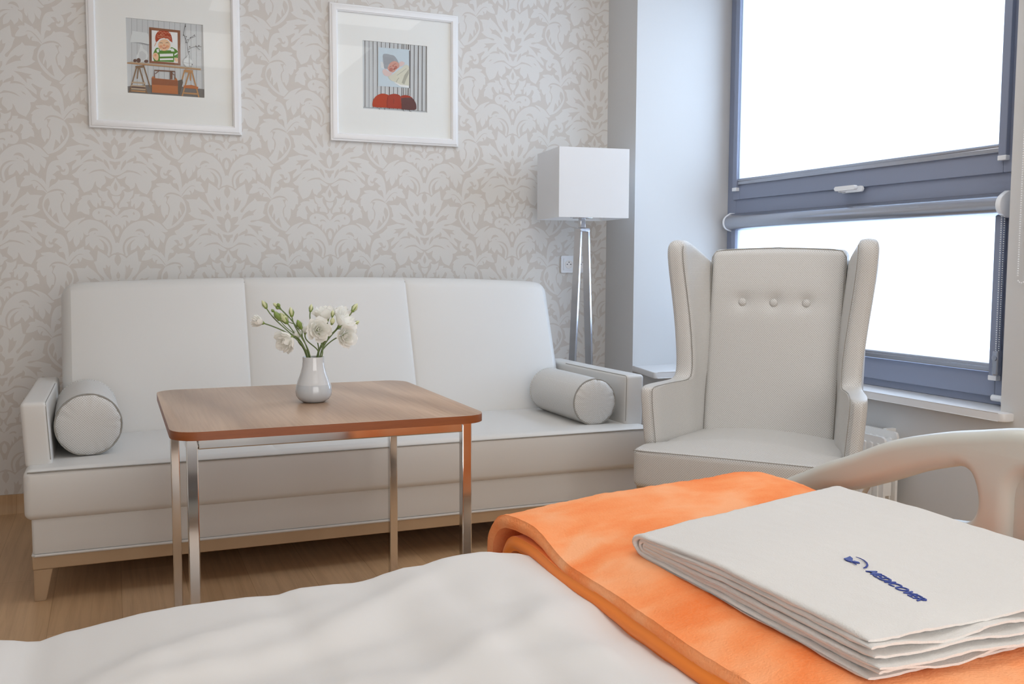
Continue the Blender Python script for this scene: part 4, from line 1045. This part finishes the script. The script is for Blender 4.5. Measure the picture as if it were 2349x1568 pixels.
# back cushion
DIM = [(-.106, .875), (0, .875), (.106, .875)]
def fb(p, u):
    p = Vector(p); k = (p.z-.40)/.66
    p.x *= 1.0+.03*k
    ysh = .115*k/1.0
    if u[1] < 0:
        p.y -= .020*(1-u[0]**2)*(1-abs(u[2])**3)
        for dx, dz in DIM: p.y += .014*exp(-((p.x-dx)**2+(p.z-dz)**2)/.022**2)
        p.y += .006*exp(-((p.z-.875)/.03)**2)*(1-u[0]**2)
    p.y += ysh; p.z += .008*(1-u[0]**2)*max(0, u[2])**2
    return p
bm = bmesh.new(); rbox(bm, -.222, .222, .285, .375, .385, 1.056, .024, 4, (34, 3, 44), fb); bk = part('back_cushion', bm, dot_fabric, t, 50, None, True)
bm = bmesh.new(); e = [(-.216, .42), (-.222, .80), (-.2275, 1.00), (-.226, 1.032), (-.212, 1.052), (-.18, 1.0575), (0, 1.064)]; e = e+[(-x, z) for x, z in reversed(e[:-1])]
tube(bm, [(x*1.004, .2935+.115*(z-.40)/.66, z-.001) for x, z in e], .0018, 6); part('piping', bm, seam_grey, bk, 40, None, True)
for dx, dz in DIM:
    bm = bmesh.new(); yb = .285+.115*(dz-.40)/.66-.020*(1-(dx/.226)**2)*.93+.020
    lathe(bm, [(.0125, -.004), (.0135, 0), (.0125, .0035), (.009, .006), (.004, .0072), (.0005, .0074)], (dx*1.02, yb-.007, dz), 20, (0, -1, .15)); part('button', bm, dot_fabric, bk, 60, None, True)
bm = bmesh.new(); rbox(bm, -.285, .285, .375, .50, .36, 1.02, .03, 3, (6, 3, 8), lambda p, u: Vector((p[0], p[1]+.105*(p[2]-.40)/.66-.02, p[2]))); part('back_shell', bm, dot_fabric, t, 50, None, True)
bm = bmesh.new(); box(bm, -.330, .330, -.075, .43, .262, .296, .003); part('seat_rail', bm, pale_wood, t, 40, None, True)
for x, y, s in ((-.325, -.07, 1), (.325, -.07, -1), (-.28, .425, 1), (.28, .425, -1)):
    bm = bmesh.new(); d = 1 if y < 0 else -1
    loft(bm, [[(x, y, .264), (x+s*.05, y, .264), (x+s*.05, y+d*.05, .264), (x, y+d*.05, .264)], [(x, y, 0), (x+s*.03, y, 0), (x+s*.03, y+d*.03, 0), (x, y+d*.03, 0)]])
    part('leg', bm, pale_wood, t, 40, None, True)

# ------------------------------------------------------------------ hospital bed
BX = 1.42
t = thing('hospital_bed', 'ivory hospital bed in the foreground with an arched plastic footboard', 'bed', (.35, 1.09, 0))
def footcurve(name, loops, half, bev):
    cu = bpy.data.curves.new(name, 'CURVE'); cu.dimensions = '2D'; cu.fill_mode = 'BOTH'; cu.extrude = half-bev; cu.bevel_depth = bev; cu.bevel_resolution = 5; cu.offset = -bev
    for lp in loops:
        sp = cu.splines.new('POLY'); sp.points.add(len(lp)-1); sp.use_cyclic_u = True
        for q, (u, v) in zip(sp.points, lp): q.co = (u, v, 0, 1)
    o = bpy.data.objects.new(name, cu); COL.objects.link(o)
    dg = bpy.context.evaluated_depsgraph_get(); me = bpy.data.meshes.new_from_object(o.evaluated_get(dg)); bpy.data.objects.remove(o)
    bm = bmesh.new(); bm.from_mesh(me); return bm
yc = 1.085
half_out = [(.0, .729), (.065, .728), (.154, .7105), (.231, .694), (.351, .659), (.455, .613), (.54, .578), (.60, .548), (.661, .519), (.71, .485), (.735, .445), (.728, .405), (.69, .375), (.62, .352), (.50, .33), (.25, .31), (0, .30)]
outl = [(yc+a, b) for a, b in half_out]+[(yc-a, b) for a, b in reversed(half_out[1:-1])]
hole = [(.63, .455), (.60, .487), (.53, .520), (.453, .5365), (.357, .574), (.270, .612), (.205, .634), (.178, .640), (.156, .632), (.143, .606), (.140, .578), (.150, .553), (.170, .541), (.211, .5345), (.33, .512), (.45, .482), (.55, .452), (.60, .440)]
def sm(l): return [tuple(p) for p in smooth_closed(l, 5, 80)]
h1 = [(yc+a, b) for a, b in hole]; h2 = [(yc-a, b) for a, b in hole]; h3 = round_poly([(yc-.072, .43), (yc+.072, .43), (yc+.072, .655), (yc-.072, .655)], .05)
bm = footcurve('footboard', [sm(outl), sm(h1)[::-1], sm(h2), h3[::-1]], .027, .0235)
for v in bm.verts: v.co = Vector((BX+v.co.z, v.co.x, v.co.y))
fbd = part('footboard', bm, bed_plastic, t, 60)
bm = bmesh.new(); box(bm, BX-.006, BX+.006, yc-.09, yc+.09, .41, .67, .002); part('inset_panel', bm, bed_plastic, fbd)
bm = bmesh.new(); box(bm, -.78, BX-.03, .66, 1.51, .26, .31, .01); part('mattress_platform', bm, bed_plastic, t)
bm = bmesh.new(); box(bm, -.6, 1.3, .85, 1.32, .17, .262, .01); part('chassis', bm, steel, t)
for x in (-.55, 1.2):
    for y in (.88, 1.29):
        bm = bmesh.new(); box(bm, x-.02, x+.02, y-.02, y+.02, .09, .18, .004); l = part('leg', bm, steel, t)
        bm = bmesh.new(); tube(bm, [(x, y-.014, .05), (x, y+.014, .05)], .05, 24); part('castor', bm, rubber, l)
bm = bmesh.new(); rbox(bm, -.75, 1.385, .64, 1.515, .312, .428, .03, 3, (10, 6, 3))
single('mattress', bm, sheet_white, 'pale mattress lying on the hospital bed beneath the duvet', 'mattress')

def sheet(bm, x0, x1, nx, ts, thick, top, ye, r, rad, xf=None):
    """cloth slab: cross-section in x swept along t; past t=ye it turns down over the bed edge"""
    sec = []
    for i in range(nx+1): sec.append((x0+rad*.3+(x1-x0-rad*.6)*i/nx, 0.0))
    k = 6; hh = thick/2
    right = [(x1-hh+hh*sin(a), -hh+hh*cos(a)) for a in [pi*j/k for j in range(1, k)]]
    left = [(x0+hh-hh*sin(a), -hh+hh*cos(a)) for a in [pi*j/k for j in range(k-1, 0, -1)]]
    bot = [(x, -thick) for x, _ in reversed(sec)]
    loop = [s+(1,) for s in sec]+[s+(.5,) for s in right]+[b+(0,) for b in bot]+[s+(.5,) for s in left]
    rings = []
    for tt in ts:
        ring = []
        for x, h, isTop in loop:
            z0 = top(min(max(x, x0), x1), min(tt, ye)); 
            if tt <= ye: p = Vector((x, tt, z0+h))
            else:
                s = tt-ye; a = min(s/r, pi/2*.97); rr = r+h
                p = Vector((x, ye+rr*sin(a), z0-r+rr*cos(a)))
                if s/r > pi/2*.97:
                    ex = s-r*pi/2*.97; p.z -= ex*sin(pi/2*.97); p.y += ex*cos(pi/2*.97)
            if xf: p = xf(p, tt, isTop)
            ring.append(p)
        rings.append(ring)
    loft(bm, rings)
    return bm
def steps(a, b, n): return [a+(b-a)*i/n for i in range(n+1)]

# duvet
RIDGE = [(-1.3, .462), (-.22, .471), (-.161, .4695), (-.139, .466), (-.117, .459), (-.095, .4655), (-.077, .4705), (-.018, .479), (.042, .485), (.104, .4875), (.175, .4885), (.223, .4855), (.256, .4925), (.312, .491), (.354, .488), (.376, .491), (.398, .4965), (.435, .5025), (.465, .502), (.496, .509), (.534, .512), (.574, .514), (.614, .508), (.68, .500), (.9, .492)]
def duvet_top(x, y):
    k = sst(1.0, 1.5, y); b = interp(RIDGE, x)
    base = (interp(RIDGE, x)+.010)*sst(.75, .45, x)+.497*(1-sst(.75, .45, x))
    z = base*(1-k)+b*k
    q = 1-.72*k
    under = sst(.74, .62, x)
    z += q*under*(.012*fbm(x*2.1+3, y*2.6, 1.7, 2)+.010*fbm(x*5.2-y*2.5, y*4.5+x*2.2, 4.2, 3)+.0025*fbm(x*16-y*9, y*13+x*6, 2.2, 2))
    for cx, cy, ang, wid, ln, am in ((.05, 1.30, 22, .030, .26, .013), (.22, 1.22, 12, .032, .30, -.012), (.35, 1.36, 35, .026, .16, .012), (-.05, 1.22, 6, .025, .25, .010), (.50, 1.20, 70, .03, .18, -.010), (.42, 1.12, 30, .030, .22, .011), (.55, 1.05, 100, .028, .20, .010), (.16, 1.12, -8, .028, .28, .010)):
        a = radians(ang); dx, dy = x-cx, y-cy; u = dx*cos(a)+dy*sin(a); v = -dx*sin(a)+dy*cos(a)+.10*u*u
        z += under*.75*am*exp(-(v/wid)**2-(u/ln)**2)
    z -= .010*sst(.60, .70, x)*(1-k*.5)
    z = z*under+(1-under)*.487
    return z
bm = bmesh.new()
def duvet_x(p, tt, top):
    if tt > 1.50:
        f = sst(1.50, 1.75, tt); p.y += .035*f*noise.noise(Vector((p.x*6, tt*3, 2.2))); p.x += .01*f*noise.noise(Vector((p.x*4, tt*5, 8)))
    return p
sheet(bm, -1.25, 1.30, 150, steps(.42, 1.48, 60)+steps(1.49, 1.60, 12), .034, duvet_top, 1.48, .06, .02, duvet_x)
single('duvet', bm, duvet_white, 'crumpled white duvet spread over the hospital bed', 'duvet', None, 80)

# folded orange blanket: two layers of one cloth
BR = [(.60, .548), (.69, .549), (.78, .555), (.87, .566), (.97, .571), (1.06, .573), (1.165, .581), (1.215, .577), (1.265, .563), (1.33, .532), (1.36, .515)]
def upper_top(x, y):
    k = sst(1.25, 1.57, y); z = (interp(BR, x)+.002)*k+(1-k)*(.5465-.026*sst(1.24, 1.36, x))
    z -= .020*sst(.79, .655, x)**2*(1-k*.5)
    return z+.0025*fbm(x*7, y*7, 2, 2)
def lower_top(x, y): return min(upper_top(x, y)+.020*sst(.79, .655, x)**2*(1-.5*sst(1.25, 1.57, y))-.032, .540)+.002*fbm(x*5, y*6, 9, 2)
t = thing('blanket', 'plush orange blanket folded across the foot of the hospital bed', 'blanket', (1.0, 1.1, .495))
def lip(p, tt, top):
    e = sst(.75, .655, p.x)
    if tt > 1.36: p.z += .010*e*sst(1.38, 1.52, tt)*(1-sst(1.55, 1.66, tt))
    p.x += .012*noise.noise(Vector((tt*3.2, 1.1, 0)))*e-.012*e*sst(1.48, 1.68, tt)+.010*e*exp(-((tt-1.46)/.09)**2)
    n = .0010*noise.noise(p*60)+.0007*noise.noise(p*140)
    p.z += n; p.y += n*.5
    return p
bm = bmesh.new(); sheet(bm, .650, 1.352, 110, steps(.45, 1.585, 110)+steps(1.595, 1.75, 22)+steps(1.76, 1.90, 8), .024, upper_top, 1.585, .07, .02, lip); part('top_layer', bm, orange_plush, t, 80)
def lip2(p, tt, top):
    e = sst(.75, .655, p.x); p.x += .010*noise.noise(Vector((tt*3.2, 1.1, 0)))*e+.008*e*exp(-((tt-1.47)/.09)**2); return p
bm = bmesh.new(); sheet(bm, .644, 1.335, 40, steps(.45, 1.54, 60)+steps(1.55, 1.68, 14)+steps(1.69, 1.80, 5), .026, lower_top, 1.54, .06, .02, lip2); part('under_layer', bm, orange_bind, t, 80)

# folded towel
t = thing('folded_towel', 'white terry towel with blue embroidered lettering folded on the orange blanket', 'towel', (1.0, 1.05, .546))
TX = (.751, 1.240)
def tfold(x): return 1.292+.225*(x-.746)
def tz(x, y): return .5468+.0015*fbm(x*5, y*5, 3, 2)+.006*sst(.85, 1.24, x)*sst(1.1, 1.35, y)
def ulayer(lo, hi, fold_in, endlo, endhi, th_, seed, wob=.004):
    """one cloth strip lying flat at height lo, turning over at the fold and coming back at height hi"""
    bm = bmesh.new(); R = (hi-lo)/2; nx = 60; rings = []
    def path(x):
        yf = tfold(x)-fold_in-R; P = []
        for i in range(26):
            y = endlo+(yf-endlo)*i/26; P.append((y, lo))
        for i in range(11): a = -pi/2+pi*i/10; P.append((yf+R*1.25*cos(a), (lo+hi)/2+R*sin(a)))
        for i in range(1, 27): P.append((yf+(endhi-yf)*i/26, hi))
        return P
    W_ = TX[1]-TX[0]; XS = [(0, .30), (.0012, .72), (.0034, 1)]+[(W_*i/nx, 1) for i in range(1, nx)]+[(W_-.0034, 1), (W_-.0012, .72), (W_, .30)]
    for i, (dx_, sc_) in enumerate(XS):
        x = TX[0]+dx_; P = path(x); ring = []; n = len(P)
        for side in (1, -1):
            for j in (range(n) if side == 1 else range(n-1, -1, -1)):
                y, z = P[j]; a = P[max(0, j-1)]; b = P[min(n-1, j+1)]; dy, dz = b[0]-a[0], b[1]-a[1]; L = sqrt(dy*dy+dz*dz) or 1
                h = th_/2*side*(1 if 1 < j < n-2 else .8 if j in (1, n-2) else .35)*sc_
                yy, zz = y+dz/L*h, z-dy/L*h
                w = wob*noise.noise(Vector((x*9, seed, y*5)))
                endk = exp(-((y-.78)/.05)**2); zz += endk*.0028*sin(x*38+seed*2.1)*(1 if seed > 1 else .4)
                yy += endk*.010*noise.noise(Vector((x*7, seed*3.3, 0)))
                xx = x+.006*noise.noise(Vector((seed*5.1, y*8, z*30)))*max(sst(.02, 0, dx_), sst(W_-.02, W_, dx_))
                fz = .0011*noise.noise(Vector((xx*130, yy*130, zz*130)))+.0009*noise.noise(Vector((xx*55, yy*55, 3)))
                drop = z/.045*(.009*sst(1.05, 1.30, yy-.2*(xx-.746))+.005*sst(TX[0]+.12, TX[0], xx)*sst(1.0, 1.28, yy))
                ring.append((xx, yy, tz(x, y)+zz+w*.25+fz-drop))
        rings.append(ring)
    loft(bm, rings); return bm
LT = .0083
for k, (lo, hi, fi, e0, e1) in enumerate(((.0042, .0450, .0, .786, .790), (.0120, .0372, .0095, .774, .782), (.0198, .0294, .020, .768, .776))):
    part('fold_layer', ulayer(lo, hi, fi, e0, e1, LT, k+.7), towel_cloth, t, 80)
# embroidery
cu = bpy.data.curves.new('lettering', 'FONT'); cu.body = 'MEDICOVER'; cu.size = .0195; cu.extrude = .0006; cu.shear = .25; cu.offset = .0001; cu.space_character = 1.02
o = bpy.data.objects.new('lettering_source', cu); COL.objects.link(o); dg = bpy.context.evaluated_depsgraph_get(); dg.update()
me = bpy.data.meshes.new_from_object(o.evaluated_get(dg)); bpy.data.objects.remove(o)
bm = bmesh.new(); bm.from_mesh(me); wx = max(v.co.x for v in bm.verts)-min(v.co.x for v in bm.verts); sc = .113/wx
TOPZ = .0450+LT/2+.0012
p0, p1 = Vector((.912, .968)), Vector((.890, .855)); dr = (p1-p0).normalized(); un = Vector((-dr.y, dr.x))
def onto(u, v, h=0):
    p = p0+dr*u+un*v; return Vector((p.x, p.y, tz(p.x, p.y)+TOPZ+h-(.009*sst(1.05, 1.30, p.y-.2*(p.x-.746))+.005*sst(TX[0]+.12, TX[0], p.x)*sst(1.0, 1.28, p.y))))
for v in bm.verts: v.co = onto(v.co.x*sc, v.co.y*sc, v.co.z)
part('embroidered_lettering', bm, embroid, t, 30)
bm = bmesh.new()
def leaf(pts, h=.0006): 
    vs = [bm.verts.new(onto(u, v, h)) for u, v in pts]; f = bm.faces.new(vs); r = bmesh.ops.extrude_face_region(bm, geom=[f])
    for g in r['geom']:
        if isinstance(g, bmesh.types.BMVert): g.co.z -= .0012
leaf([(-.060, .014), (-.050, .0125), (-.040, .006), (-.036, .002), (-.044, -.001), (-.052, .000), (-.0545, .006)])
leaf([(-.040, .0085), (-.034, .012), (-.029, .0105), (-.033, .006), (-.038, .004)])
tube(bm, [onto(*p, .0004) for p in ((-.036, .002), (-.030, .0015), (-.024, .002))], .0008, 6)
tube(bm, [onto(*p, .0004) for p in ((-.055, .020), (-.048, .0225), (-.038, .0225), (-.028, .020), (-.019, .0155), (-.012, .009), (-.0085, .003))], [.0004, .0007, .0009, .0012, .0013, .0012, .0006], 6)
part('embroidered_leaf', bm, embroid, t, 30)
